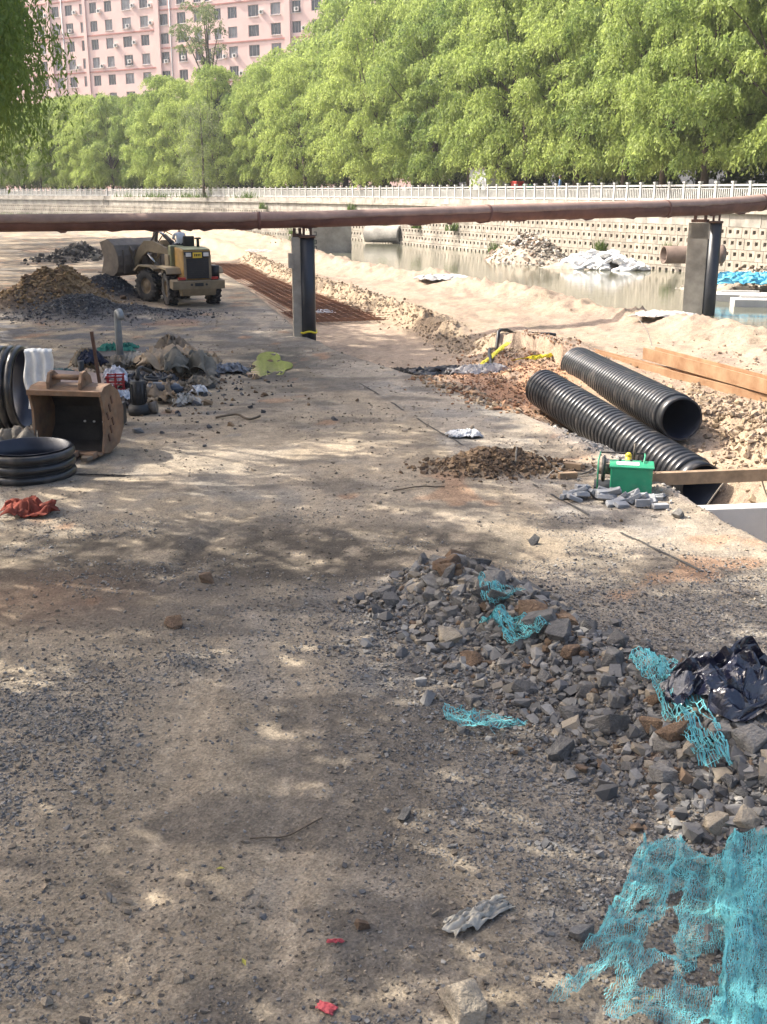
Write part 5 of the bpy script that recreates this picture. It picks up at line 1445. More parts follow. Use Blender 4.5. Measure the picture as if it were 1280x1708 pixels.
cloth('burlap_sack', 'dark burlap sack peaked at the back of the junk heap', 'sack', -5.6, 28.6, .9, .8, (.20, .155, .11), 25, .7, 0, .0, fold=1.8)
cloth('pale_sack', 'pale dusty sack lying at the back of the junk heap', 'sack', -6.4, 28.4, 1.1, .7, (.36, .33, .28), 26, .35, 0, .0)
cloth('black_film', 'black plastic film in the middle of the junk heap', 'film', -5.5, 25.1, 1.3, .9, (.03, .03, .034), 27, .34, .2, .0, rough=.35, spec=.6)
cloth('grey_film', 'grey crumpled film right of the tarpaulin bundle', 'film', -3.95, 27.4, .9, .7, (.22, .23, .25), 28, .2, .2, .0)
# bent grey vent pipe
x, y = -7.25, 29.7
t = thing('vent_pipe', 'bent grey steel pipe standing upright behind the junk', 'pipe', (x, y, h1(x, y)))
b = MB(); b.tube([(0, 0, -.2), (0, 0, .95), (.0, .0, 1.15), (.03, -.06, 1.27), (.10, -.16, 1.30), (.15, -.25, 1.22), (.17, -.28, 1.10)], .095, 12); b.build('tube', mat('galvanised_steel', (.25, .27, .28), .45, .25, 3, .05, metal=.3, dust=.2), t)
MB().cyl((0, 0, .0), (0, 0, .06), .2, n=14).build('base_flange', M_steel, t)
# red crate
x, y = -6.0, 24.0
t = thing('red_crate', 'small red steel crate frame in the junk heap', 'crate', (x, y, h1(x, y) + .1), R(10))
M_redp = mat('red_paint', (.33, .02, .02), .5, .3, 4, .05)
for a_ in (-.17, 0, .17):
    MB().box((a_, -.17, .2), (.03, .03, .4)).build('upright', M_redp, t); MB().box((a_, .17, .2), (.03, .03, .4)).build('upright', M_redp, t)
for z_ in (.03, .2, .37):
    for y_ in (-.17, .17): MB().box((0, y_ * 1.16, z_), (.40, .03, .03)).build('rail', M_redp, t)
MB().box((.28, .1, .05), (.4, .03, .03), rot=(0, R(-25), 0)).build('loose_bar', M_ac, t)
# orange bottle
x, y = -5.35, 21.0
t = thing('bottle', 'orange bottle with a white cap standing behind the bucket', 'bottle', (x, y, h1(x, y) + .42))
MB().lathe([(.001, 0), (.07, .0), (.075, .04), (.075, .2), (.04, .27), (.035, .29)], 14).build('flask', mat('orange_plastic', (.62, .14, .02), .4, .15, 4, 0), t)
MB().lathe([(.045, .28), (.047, .36), (.001, .37)], 12).build('cap', M_ac, t)
MB().box((0, .1, -.22), (.4, .4, .42)).build('stand_box', M_blk_m, t, .01)
# petrol pump
x, y = -5.05, 22.0
t = thing('water_pump', 'oily dark water pump with a motor barrel right of the bucket', 'pump', (x, y, h1(x, y)), R(15))
MB().cyl((0, 0, .22), (0, 0, .70), .15, n=16).build('motor_barrel', M_blk_m, t)
for q in range(10): MB().box((.155 * math.cos(q * .628), .155 * math.sin(q * .628), .45), (.03, .012, .4), rot=(0, 0, q * .628)).build('fin', M_blk_m, t)
MB().lathe([(.05, 0), (.22, 0), (.24, .1), (.2, .2), (.1, .24)], 18).build('volute', M_blk_m, t)
MB().cyl((.2, 0, .12), (.36, -.04, .14), .11, .13, n=14).build('flange', M_steel, t)
MB().tube([(0, 0, .72), (.02, .1, .9), (.1, .3, .92), (.3, .45, .8)], .045, 8).build('outlet', M_blk_m, t)
MB().cyl((-.1, .05, .0), (-.12, .05, -.05), .05, n=8).build('foot', M_steel, t)
x, y = -4.72, 23.3
t = thing('gas_cylinder', 'dark steel gas cylinder lying on its side right of the pump', 'cylinder', (x - .4, y, h1(x, y) + .32), R(-12))
b = MB(); b.lathe([(.001, 0), (.11, .01), (.13, .05), (.13, .62), (.09, .72), (.05, .76), (.05, .82)], 18, Euler((0, R(90), 0)).to_matrix().to_4x4()); b.build('body', mat('dark_blue_steel', (.035, .05, .075), .35, .3, 3, .05, dust=.15), t)
MB().cyl((.82, 0, 0), (.90, 0, 0), .03, n=8).build('valve', M_steel, t)
x, y = -5.9, 22.2
t = thing('iron_bar', 'rusty iron bar leaning upright behind the bucket ears', 'bar', (x, y, h1(x, y))); MB().box((0, 0, .85), (.06, .06, 1.7), rot=(R(6), R(-3), 0)).build('bar', M_plate, t)
for q, (x, y) in enumerate(((-6.9, 25.6), (-5.9, 26.3), (-6.6, 23.3))):
    o = MB().box((0, 0, .04), (1.5, .14, .05), rot=(R(3), R(2), 0)).build('plank', M_steel, None); o.location = (x, y, h1(x, y) + .1); o.rotation_euler.z = R((8, -20, 30)[q])
    prop(o, ('weathered plank under the teal rag', 'weathered plank beside the black film', 'weathered plank under the plywood sheet')[q], 'plank', 'planks in the junk heap')

# more of the clutter round the pump and the plywood
x, y = -6.6, 26.4
t = thing('bucket_pail', 'dented grey metal pail lying in the junk heap', 'pail', (x, y, h1(x, y) + .2), .6)
MB().lathe([(.001, 0), (.13, 0), (.16, .32), (.155, .32), (.125, .02)], 18, Euler((R(70), 0, 0)).to_matrix().to_4x4()).build('body', M_steel, t)
MB().tube([(-.16, -.3, .1), (-.1, -.45, .2), (.1, -.45, .2), (.16, -.3, .1)], .008, 5).build('bail', M_blk_m, t)
for q, (x, y, rz, lb) in enumerate(((-7.3, 25.2, .4, 'black rubber boot lying left of the white bag'), (-7.0, 24.9, -.5, 'black rubber boot standing left of the white bag'))):
    t = thing('rubber_boot', lb, 'boot', (x, y, h1(x, y) + .3), rz, 'boots in the junk heap')
    MB().tube([(0, 0, .36), (0, 0, .12), (.02, 0, .06)], [.075, .06, .062], 10).build('shaft', M_blk_m, t); MB().sph((.08, 0, .05), (.15, .055, .055), 12, 8).build('foot', M_blk_m, t)
    MB().box((.07, 0, -.005), (.28, .1, .02)).build('sole', M_tyre, t)
    if q == 0: t.rotation_euler.x = R(80)
x, y = -5.7, 24.9
t = thing('hose_coil', 'coil of oily black hose beside the red crate', 'hose', (x + .5, y - .4, h1(x, y) + .12), 0)
MB().tube([((.26 + .02 * math.sin(a * 3)) * math.cos(a), (.26 + .02 * math.sin(a * 2)) * math.sin(a), .012 * a + .02 * math.sin(a * 1.3)) for a in np.linspace(0, 18.8, 90)], .032, 7).build('coil', M_blk_m, t)
MB().cyl((.27, .0, .2), (.36, .05, .26), .04, n=8).build('coupling', M_steel, t)
x, y = -7.6, 23.6
t = thing('wooden_crate', 'broken dark wooden crate behind the bucket on the left', 'crate', (x, y, h1(x, y)), .3)
M_wd = mat('dark_wood', (.11, .08, .055), .85, .4, 3, .3, 14)
for z_ in (.08, .24, .40):
    for s_ in (-1, 1): MB().box((0, s_ * .3, z_), (.8, .02, .11)).build('slat', M_wd, t); MB().box((s_ * .4, 0, z_), (.02, .6, .11)).build('slat', M_wd, t)
for a_ in (-.37, .37):
    for s_ in (-.28, .28): MB().box((a_, s_, .24), (.05, .03, .48)).build('corner_post', M_wd, t)
for q, (x, y, w_, d_, c_, h_, lb) in enumerate(((-6.0, 28.0, .8, .6, (.10, .085, .07), .34, 'dark oily rag heap under the burlap sack'), (-5.0, 24.6, .7, .5, (.05, .05, .055), .28, 'black rag between the crate and the brown sack'), (-6.9, 27.8, .7, .6, (.28, .23, .17), .3, 'dusty brown canvas lump at the back left of the junk'),
        (-5.6, 22.6, .5, .4, (.08, .07, .065), .2, 'dark greasy rag beside the pump'), (-4.3, 25.2, .7, .45, (.20, .17, .13), .22, 'flattened brown cardboard at the right of the junk'), (-5.9, 25.6, .45, .4, (.55, .53, .48), .22, 'dirty white plastic scrap above the red crate'), (-4.6, 27.9, .8, .6, (.33, .25, .165), .36, 'tan paper sack behind the tarpaulin bundle'))):
    cloth('rag', lb, 'rag', x, y, w_, d_, c_, 140 + q, h_, q * .7, .04, fold=1.8)

# ------------------------------------------------------------------ rebar mat on the lower slab
M_reb = mat('rusty_rebar', (.20, .095, .05), .8, .3, 6, 0)
ra = [(-3.6, 39.9), (.1, 40.8), (-3.4, 55.5), (-9.0, 74.5), (-12.6, 75.0), (-7.4, 54.0)]
rm = thing('rebar_mat', 'rusty reinforcing mat laid on the lower slab beyond the post', 'rebar', (-4, 50, -.2))
def inside(x, y):
    e = pline(EDGE, np.array([x]), np.array([y]))[0][0]; r = pline(RIDGE, np.array([x]), np.array([y]))[0][0]
    return e > .5 and r < -.55
lng = MB(); crs = MB()
dl = Vector((-.262, .965, 0)); dc = Vector((.965, .262, 0)); org = Vector((-3.6, 40.0, 0))
def bars(mb, base, dr, n, step, L, z, across):
    for k in range(n):
        st_ = base + across * (k * step)
        run = None; s = -12.0
        while s < L:
            p = st_ + dr * s
            ok = inside(p.x, p.y) and 39.6 + .25 * (p.x + 3.6) < p.y < 74
            if ok and run is None: run = s
            if (not ok or s + .5 >= L) and run is not None:
                a, b_ = st_ + dr * run, st_ + dr * s
                mid_ = (a + b_) / 2; mb.box((mid_.x + 4, mid_.y - 50, z + .2), (.02, (b_ - a).length, .02), rot=(0, 0, math.atan2(-dr.x, dr.y)))
                run = None
            s += .5
bars(lng, org - dc * 4, dl, 56, .18, 46, -.21, dc)
bars(crs, org, dc, 200, .18, 8, -.19, dl)
bars(lng, org - dc * 4.1, dl, 28, .36, 46, -.13, dc)
bars(crs, org + dl * .1, dc, 60, .60, 8, -.11, dl)
prop(lng.build('long_bars', M_reb, rm, fix=False), kind='stuff'); prop(crs.build('cross_bars', M_reb, rm, fix=False), kind='stuff')

# ------------------------------------------------------------------ white sacks, tarps, slabs on the river side
M_sackw = mat('white_woven_sack', (.66, .65, .64), .85, .15, 4, .25, 25)
x, y = 1.52, 19.85
cloth('white_sack', 'flat white sack lying on the sunlit road beyond the brown heap', 'sack', x, y, .62, .42, (.62, .62, .62), 31, .12, .2, .0)
cloth('white_sack', 'white sack sheet draped on the sandy berm by the water', 'sack', *G(740, 466, .35), 2.4, 1.6, (.52, .50, .46), 32, .22, .2, -.10)
cloth('white_sack', 'pale sack scrap on the berm near the pipe post', 'sack', *G(430, 416, .3), 2.0, 1.8, (.45, .42, .38), 33, .2, .2, -.08)
cloth('white_sack', 'small white scrap on the ridge beside the rebar mat', 'sack', *G(541, 508, .1), .8, .8, (.62, .62, .62), 34, .15, .2, .05)
cloth('white_sack', 'white sack sheet on the berm crest left of the river post', 'sack', *G(1110, 531, .4), 2.0, 1.0, (.50, .47, .43), 35, .18, -.3, -.10)
cloth('black_sheet', 'black plastic sheet draped over the step between slab and spoil mound', 'sheet', 1.75, 28.3, 2.0, .9, (.035, .033, .033), 36, .22, R(12), .02, rough=.4, spec=.6)
cloth('grey_sheet', 'striped grey and white sheet crumpled below the spoil mound', 'sheet', 2.5, 27.6, 1.5, .7, (.40, .37, .35), 37, .24, R(20), .02)
cloth('black_sheet', 'small dark sheet bundled left of the black plastic', 'sheet', .6, 28.6, 1.1, .5, (.06, .055, .05), 38, .22, R(-10), .0)
M_tape = mat('yellow_warning_tape', (.78, .66, .03), .5, .15, 6, .1)
b_ = crumple('warning_tape', .16, 1.9, M_tape, 41, .05, nx=8, ny=60, fold=2.5, ragged=.2); x, y = 3.0, 29.3; b_.location = (x, y, h1(x, y) + .05); b_.rotation_euler = (R(12), 0, R(-30)); prop(b_, 'yellow warning tape trailing off the spoil mound above the black sheet', 'tape')
b_ = crumple('warning_tape', 1.25, .9, M_tape, 42, .09, nx=46, ny=8, fold=3.5, ragged=.9); x, y = 4.15, 28.4; b_.location = (x, y, h1(x, y) + .08); b_.rotation_euler = (R(10), 0, R(40)); b_.scale.y = .16; prop(b_, 'yellow warning tape tangled at the far end of the black pipes', 'tape')
wire('hose', 'thick black hose bending over the spoil mound', 'hose', [(2.75, 27.6, .02), (2.85, 28.6, .04), (2.95, 30.0, .05), (3.35, 31.6, .05), (4.2, 32.4, .04), (5.2, 32.8, .03)], .05, M_hdpe, drape=True, n=10)
# ------------------------------------------------------------------ stones
def hull_rock(seed, npts, sx=1, sy=1, sz=.75):
    g = random.Random(seed); bm = bmesh.new()
    j = lambda: g.uniform(.30, 1.0)
    for k in range(8):
        bm.verts.new(((1 if k & 1 else -1) * j() * .86 * sx, (1 if k & 2 else -1) * j() * .86 * sy, (1 if k & 4 else -1) * j() * .86 * sz))
    for k in range(npts - 8):
        v = Vector((g.gauss(0, 1), g.gauss(0, 1), g.gauss(0, 1))).normalized() * g.uniform(.75, 1.0)
        bm.verts.new((v.x * sx, v.y * sy, v.z * sz))
    r = bmesh.ops.convex_hull(bm, input=bm.verts[:])
    bmesh.ops.delete(bm, geom=[v for v in bm.verts if not v.link_faces], context='VERTS')
    bmesh.ops.recalc_face_normals(bm, faces=bm.faces)
    return bm
def rock_mesh(seed, m, big=False):
    g = random.Random(seed * 7)
    bm = hull_rock(seed, 12 if not big else 13, g.uniform(.8, 1.15), g.uniform(.65, 1), g.uniform(.5, .85))
    if big:
        bmesh.ops.bevel(bm, geom=bm.edges[:], offset=.03, segments=1, affect='EDGES')
        for v in bm.verts:
            n_ = v.co.normalized(); k_ = (fbm(np.array([v.co.x * 2.5 + v.co.z * 2]), np.array([v.co.y * 2.5 - v.co.z]), seed, 3)[0] - .5)
            v.co += n_ * k_ * .10
    me = bpy.data.meshes.new('stone'); bm.to_mesh(me); bm.free(); me.materials.append(m); return me
M_st = [mat('grey_stone', (.205, .19, .168), .9, .4, 3.0, .6, 9, dust=.2, dustcol=(.30, .25, .19), bdist=.05),
        mat('dark_stone', (.115, .108, .10), .85, .4, 3.0, .6, 9, dust=.12, dustcol=(.26, .22, .17), bdist=.05),
        mat('tan_stone', (.34, .285, .21), .92, .35, 3.0, .6, 9, dust=.2, dustcol=(.38, .31, .23), bdist=.05),
        mat('brown_clod', (.18, .115, .07), .95, .4, 3.0, .7, 9, bdist=.06)]
rocks_me = [[rock_mesh(40 + 10 * j + k, M_st[j], True) for k in range(5)] for j in range(4)]
smooth_wt = [0, 0, 0, 1, 1, 1, 1, 2, 3]
g_ = random.Random(77)
def on_ridge(par_u, off):
    cum = [0]
    for a, b in zip(RUBBLE[:-1], RUBBLE[1:]): cum.append(cum[-1] + math.dist(a, b))
    s = par_u * cum[-1]
    x = np.interp(s, cum, [p[0] for p in RUBBLE]); y = np.interp(s, cum, [p[1] for p in RUBBLE])
    x2 = np.interp(min(s + .3, cum[-1]), cum, [p[0] for p in RUBBLE]); y2 = np.interp(min(s + .3, cum[-1]), cum, [p[1] for p in RUBBLE])
    dx, dy = x2 - x, y2 - y; l = math.hypot(dx, dy) or 1
    return float(x + dy / l * off), float(y - dx / l * off)
KINDN = ('grey stone', 'dark stone', 'tan stone', 'brown earth clod')
def stone(x, y, r, kind=None, label=None, sink=.28, group=None, name='stone'):
    k_ = g_.choice(smooth_wt) if kind is None else kind
    o = link(name, g_.choice(rocks_me[k_]), None, (x, y, h1(x, y) + r * (.55 - sink)))
    o.scale = (r * g_.uniform(.85, 1.2), r * g_.uniform(.8, 1.1), r * g_.uniform(.75, 1.05)); o.rotation_euler = (g_.gauss(0, .3), g_.gauss(0, .3), g_.uniform(0, 6.28))
    return prop(o, label, 'stone', group), k_
n_ind = 0
while n_ind < 250:
    u_ = g_.random(); off = g_.gauss(-.12, .42)
    x, y = on_ridge(u_, off)
    if y < 6.2 or abs(x) / max(y, 1) > .42: continue
    r = min(.24, .042 + abs(g_.gauss(0, .062)) + .02 * (u_ > .75))
    o, k_ = stone(x, y, r)
    w_ = 'far end' if u_ > .72 else ('middle' if u_ > .4 else 'near end')
    w2 = 'crest' if abs(off + .1) < .3 else ('road side' if off < 0 else 'right side')
    sz_ = 'small' if r < .09 else ('medium' if r < .14 else 'large')
    o['label'] = '%s %s on the %s of the rubble ridge, %s' % (sz_, KINDN[k_], w2, w_)
    o['group'] = '%s %ss, %s, %s of the rubble ridge' % (sz_, KINDN[k_], w2, w_)
    n_ind += 1
def special(px, py, r, kind, label, z=0): 
    x, y = G(px, py, z); o, _ = stone(x, y, r, kind, label, .25)
special(780, 1690, .175, 2, 'pale flat-topped stone cut by the bottom edge of the picture')
special(1185, 1545, .125, 0, 'grey wedge stone sitting on the teal netting', .12)
special(752, 1035, .17, 2, 'large tan boulder at the far end of the rubble ridge', .3)
special(752, 972, .16, 3, 'tan slab tipped on end at the tip of the ridge', .25)
special(890, 1055, .20, 3, 'big brown boulder right of the teal net on the ridge', .25)
special(1250, 1340, .16, 2, 'brown block at the right edge above the big net', .3)
special(1130, 862, .12, 0, 'lone grey stone on the road before the white chamber wall')
special(970, 1560, .12, 0, 'half buried grey stone left of the big net')
for q_, (px_, py_, r_, k_, lb_) in enumerate(((1120, 1440, .06, 1, 'dark stone poking through the upper left of the big net'), (1060, 1500, .05, 0, 'grey stone poking through the left of the big net'), (1165, 1440, .07, 0, 'grey stone in the tear between the two big nets'), (1205, 1500, .05, 1, 'small dark stone in the tear between the big nets'),
        (1050, 1640, .05, 0, 'grey stone under the lower left of the big net'), (1240, 1600, .055, 2, 'tan stone on the dense net at the right edge'), (1150, 1600, .06, 1, 'dark stone showing through the middle of the big net'))):
    special(px_, py_, r_, k_, lb_, .06)
special(675, 1362, .07, 1, 'dark stone alone on the gravel in the middle foreground')
special(605, 1545, .06, 3, 'dark brown stone on the gravel near the red scrap')
special(300, 1632, .055, 2, 'small tan stone among grit at the lower left')
special(80, 1668, .06, 2, 'pale yellowish stone in a sun patch at the lower left')
special(183, 1498, .05, 0, 'grey cube-like pebble on the lower left track')
special(560, 610, .05, 0, 'small pebble by the road edge past the puddle')
special(632, 842, .06, 2, 'pale flat stone in the middle of the road')
special(345, 970, .12, 3, 'dark clod of earth in a rut on the left')
special(290, 1045, .12, 3, 'reddish clod of earth in the left middle of the road')
special(890, 905, .10, 1, 'dark flat stone at the far edge of the shaded road')

# loose stones too many to name
def merge(name, bases, P, S, rot, tint, m, colname='tint3', kind='stuff', smooth=False):
    """bases: list of (V,F tris). One mesh of len(P) copies."""
    Vs = []; Fs = []; Cs = []; off = 0
    idx = rng.integers(0, len(bases), len(P))
    for b in range(len(bases)):
        sel = np.where(idx == b)[0]
        if len(sel) == 0: continue
        bv_, bf_ = bases[b]
        a = rot[sel]; ca, sa = np.cos(a[:, 2]), np.sin(a[:, 2]); cb, sb_ = np.cos(a[:, 0]), np.sin(a[:, 0]); cc, sc = np.cos(a[:, 1]), np.sin(a[:, 1])
        v = bv_[None] * S[sel][:, None, :]
        y_ = v[..., 1] * cb[:, None] - v[..., 2] * sb_[:, None]; z_ = v[..., 1] * sb_[:, None] + v[..., 2] * cb[:, None]; x_ = v[..., 0]
        x2 = x_ * cc[:, None] + z_ * sc[:, None]; z2 = -x_ * sc[:, None] + z_ * cc[:, None]
        x3 = x2 * ca[:, None] - y_ * sa[:, None]; y3 = x2 * sa[:, None] + y_ * ca[:, None]
        W_ = np.stack([x3, y3, z2], -1) + P[sel][:, None, :]
        n_ = bv_.shape[0]
        Vs.append(W_.reshape(-1, 3)); Fs.append((bf_[None] + (np.arange(len(sel)) * n_)[:, None, None] + off).reshape(-1, 3)); off += len(sel) * n_
        Cs.append(np.repeat(tint[sel], n_, 0))
    me = np_mesh(name, np.concatenate(Vs), np.concatenate(Fs), m, smooth, np.concatenate(Cs), colname)
    return prop(link(name, me), kind=kind)
def base_arrays(n, npts, seed, sz=.7):
    out = []
    for k in range(n):
        bm = hull_rock(seed + k, npts, 1, .85, sz); bm.verts.ensure_lookup_table(); bm.verts.index_update()
        out.append((np.array([v.co[:] for v in bm.verts]), np.array([[v.index for v in f.verts] for f in bm.faces]))); bm.free()
    return out
PEB = base_arrays(8, 9, 900); STN = base_arrays(12, 11, 950); CLD = base_arrays(10, 9, 990, .8)
M_peb = mat('gravel_stone', (.95, .93, .90), .85, .25, 40, 0, attr='tint3')
M_clod = mat('soil_clod', (.95, .93, .90), .95, .35, 30, .4, 40, attr='tint3')
def palette(n, cols, wts, jit=.22):
    c = np.array(cols)[rng.choice(len(cols), n, p=np.array(wts) / sum(wts))]
    return c * rng.uniform(1 - jit, 1 + jit, (n, 1))
GREYS = [(.215, .205, .19), (.155, .15, .145), (.29, .275, .25), (.31, .26, .195), (.095, .09, .086)]
def scatter(n, fn_xy, dens):
    xs = []; ys = []; tot = 0
    while tot < n:
        x, y = fn_xy(n); d = dens(x, y); k = rng.uniform(0, 1, len(x)) < d
        xs.append(x[k]); ys.append(y[k]); tot += k.sum()
    return np.concatenate(xs)[:n], np.concatenate(ys)[:n]
def fore(n):
    y = 4.4 + 10.5 * rng.uniform(0, 1, n) ** 1.35; x = rng.uniform(-1, 1, n) * (.43 * y + .4); return x, y
N = 60000
x, y = scatter(N, fore, lambda x, y: np.clip(gravel_density(x, y), .03, 1))
s = rng.lognormal(-4.55, .45, N); s = np.clip(s, .004, .035)
P = np.c_[x, y, hfun(x, y) + s * .25]
merge('gravel', PEB, P, np.c_[s, s * rng.uniform(.7, 1, N), s * rng.uniform(.6, 1, N)], rng.uniform(-.6, .6, (N, 3)) + np.c_[np.zeros((N, 2)), rng.uniform(0, 6.28, N)], palette(N, GREYS, (5, 4, 2, 2, 2)), M_peb)
N = 16000
def rid(n):
    u_ = rng.uniform(0, 1, n); o_ = rng.normal(-.25, .48, n); pts_ = [on_ridge(a, b) for a, b in zip(u_, o_)]
    return np.array([p[0] for p in pts_]), np.array([p[1] for p in pts_])
x, y = rid(N)
s = np.clip(rng.lognormal(-3.85, .62, N), .008, .11)
merge('rubble', STN, np.c_[x, y, hfun(x, y) + s * .3], np.c_[s, s * .9, s * .85], rng.uniform(-.6, .6, (N, 3)) + np.c_[np.zeros((N, 2)), rng.uniform(0, 6.28, N)], palette(N, GREYS + [(.18, .12, .075)], (5, 5, 2, 2.5, 2, 1)), M_peb)
# crumbs of soil and grit over the whole road
N = 12000
def road(n):
    y = 4.2 + 36 * rng.uniform(0, 1, n) ** 1.8; x = rng.uniform(-1, 1, n) * (.42 * y); return x, y
x, y = scatter(N, road, lambda x, y: sstep(.42, .62, fbm(x * .8, y * .8, 131, 3)) * (pline(EDGE, x, y)[0] < .2))
s = np.clip(rng.lognormal(-4.5, .5, N), .005, .05) * (.7 + y / 30)
merge('road_grit', PEB, np.c_[x, y, hfun(x, y) + s * .2], np.c_[s, s * .8, s * .6], rng.uniform(-.5, .5, (N, 3)) + np.c_[np.zeros((N, 2)), rng.uniform(0, 6.28, N)], palette(N, [(.20, .165, .125), (.24, .20, .155), (.13, .105, .08), (.31, .25, .18)], (4, 3, 1.5, 2)), M_clod)
# clods: ridge by the slab, trench side, mounds, heaps
def zone(n, f, c, sd, cols, w, zoff=.25):
    x, y = f(n); s = np.clip(rng.lognormal(math.log(c), sd, n), c * .35, c * 3.2)
    return np.c_[x, y, hfun(x, y) + s * zoff], s, palette(n, cols, w)
def along(pts, lo, hi, sig):
    def f(n):
        A_ = resample(pts, 200); k_ = rng.integers(int(lo * 199), int(hi * 199), n); return A_[k_, 0] + rng.normal(0, sig, n), A_[k_, 1] + rng.normal(0, sig, n)
    return f
def blob(cx, cy, sx, sy):
    return lambda n: (cx + rng.normal(0, sx, n), cy + rng.normal(0, sy, n))
SANDC = [(.34, .26, .18), (.33, .25, .16), (.36, .275, .195), (.24, .175, .11)]
REDC = [(.36, .20, .11), (.42, .27, .16), (.28, .14, .075)]
MUD = [(.17, .11, .065), (.12, .08, .05), (.23, .155, .09)]
GRV = [(.10, .10, .105), (.065, .065, .07), (.15, .15, .15)]
Zs = [zone(7500, along(RIDGE, 0, .35, .34), .022, .75, SANDC, (4, 4, 2, 2)),
      zone(3800, along([(6.6, 23.5), (7.2, 20.5), (7.6, 18), (8.0, 15.5)], 0, 1, .5), .034, .7, SANDC + [(.40, .30, .21)], (2, 2, 3, 1, 4)),
      zone(1500, blob(3.7, 29.0, 1.0, 1.5), .024, .6, SANDC + REDC, (2, 2, 1, 1, 2, 2, 2)),
      zone(1800, blob(2.9, 25.6, .8, 1.2), .02, .65, REDC, (3, 3, 2)),
      zone(300, along([(1.0, 26.6), (2.0, 24.4), (2.8, 22.3)], 0, 1, .22), .05, .45, REDC + SANDC, (2, 2, 1, 1, 1, 1, 1)),
      zone(4200, blob(1.95, 17.45, .5, .27), .024, .6, MUD, (3, 3, 2)),
      zone(900, along(WATER, .33, .62, .9), .07, .5, SANDC, (3, 3, 2, 1)),
      zone(1600, blob(9, 24, 2.6, 4), .025, .6, SANDC, (3, 3, 2, 1)),
      zone(2200, blob(-13.1, 43.5, 1.1, 1.2), .05, .6, [(.27, .175, .085), (.16, .10, .055), (.33, .23, .12)], (3, 2, 2)),
      zone(4200, blob(-10.4, 40.6, 1.6, 1.0), .028, .55, GRV, (3, 3, 2)),
      zone(1500, blob(-11.4, 40.3, .7, .6), .03, .5, GRV, (3, 3, 2)),
      zone(1400, blob(-11.8, 47.2, .8, .8), .04, .5, GRV, (3, 3, 1)),
      zone(1400, blob(-21.3, 77, .9, 2.4), .10, .6, [(.08, .07, .06), (.25, .22, .18), (.05, .045, .04)], (3, 2, 2)),
      zone(900, blob(4.1, 19.5, .35, 2.0), .035, .4, [(.40, .37, .33), (.30, .28, .25)], (2, 2)),
      zone(700, blob(-5.4, 24.8, 1.6, 2.2), .045, .5, GRV + MUD, (2, 2, 1, 1, 1, 1))]
P = np.concatenate([z[0] for z in Zs]); s = np.concatenate([z[1] for z in Zs]); c = np.concatenate([z[2] for z in Zs]); N = len(s)
merge('soil_clods', CLD, P, np.c_[s, s * .9, s * .8], rng.uniform(-.7, .7, (N, 3)) + np.c_[np.zeros((N, 2)), rng.uniform(0, 6.28, N)], c, M_clod)

# rubble tongue, white sacks, tarp and slabs by the far wall
def riverpile(name, label, cat, cx, cy, sx, sy, h, z0, seed, m, rot):
    g = np.random.default_rng(seed)
    U_, V_ = np.meshgrid(np.linspace(-1, 1, 60), np.linspace(-1, 1, 40), indexing='ij')
    rr = np.sqrt(U_ ** 2 + V_ ** 2); prof_ = np.clip(1 - rr ** 1.6, -.2, 1)
    Z = prof_ * h * (.75 + .7 * (fbm(U_ * 3 + seed, V_ * 3, seed, 4) - .3)) + .10 * (fbm(U_ * 14, V_ * 14 + seed, seed + 3, 2) - .5)
    V = np.stack([U_ * sx, V_ * sy, Z], -1).reshape(-1, 3)
    ii = np.arange(59)[:, None] * 40 + np.arange(39)[None]; F = np.stack([ii, ii + 40, ii + 41, ii + 1], -1).reshape(-1, 4)
    o = link(name, np_mesh(name, V, F, m, False)); o.location = (cx, cy, z0); o.rotation_euler.z = rot
    return prop(o, label, cat), V, o
M_rubr = mat('river_rubble', (.33, .28, .22), .95, .4, 1.2, .6, 5, bdist=.1)
def pile_stones(name, cx, cy, sx, sy, h, z0, rot, n, c, cols, w, m=M_peb, kind='stuff'):
    a = rng.uniform(0, 6.28, n); r_ = np.sqrt(rng.uniform(0, 1, n)) * 1.0
    u_, v_ = r_ * np.cos(a), r_ * np.sin(a); z = z0 + h * np.clip(1 - r_ ** 1.6, -.1, 1) * rng.uniform(.75, 1.1, n)
    ca, sa = math.cos(rot), math.sin(rot); x = cx + u_ * sx * ca - v_ * sy * sa; y = cy + u_ * sx * sa + v_ * sy * ca
    s = np.clip(rng.lognormal(math.log(c), .4, n), c * .4, c * 2.5)
    return merge(name, STN, np.c_[x, y, z], np.c_[s, s * .9, s * .7], rng.uniform(-.7, .7, (n, 3)) + np.c_[np.zeros((n, 2)), rng.uniform(0, 6.28, n)], palette(n, cols, w), m, kind=kind)
c1 = Pd(885, 428, 75); c2 = Pd(1000, 440, 69); c3 = Pd(1245, 452, 52)
pr_ = [(.36, .31, .25), (.28, .20, .14), (.48, .45, .40), (.20, .17, .13)]
o, _, _ = riverpile('rubble_bank', 'long rubble bank at the foot of the far wall left of the white sacks', 'rubble', c1.x, c1.y + 1, 4.6, 2.4, 2.0, -.45, 3, M_rubr, R(-62))
pile_stones('bank_stones', c1.x, c1.y + 1, 4.4, 2.3, 2.0, -.4, R(-62), 1300, .14, pr_, (3, 2, 2, 2))
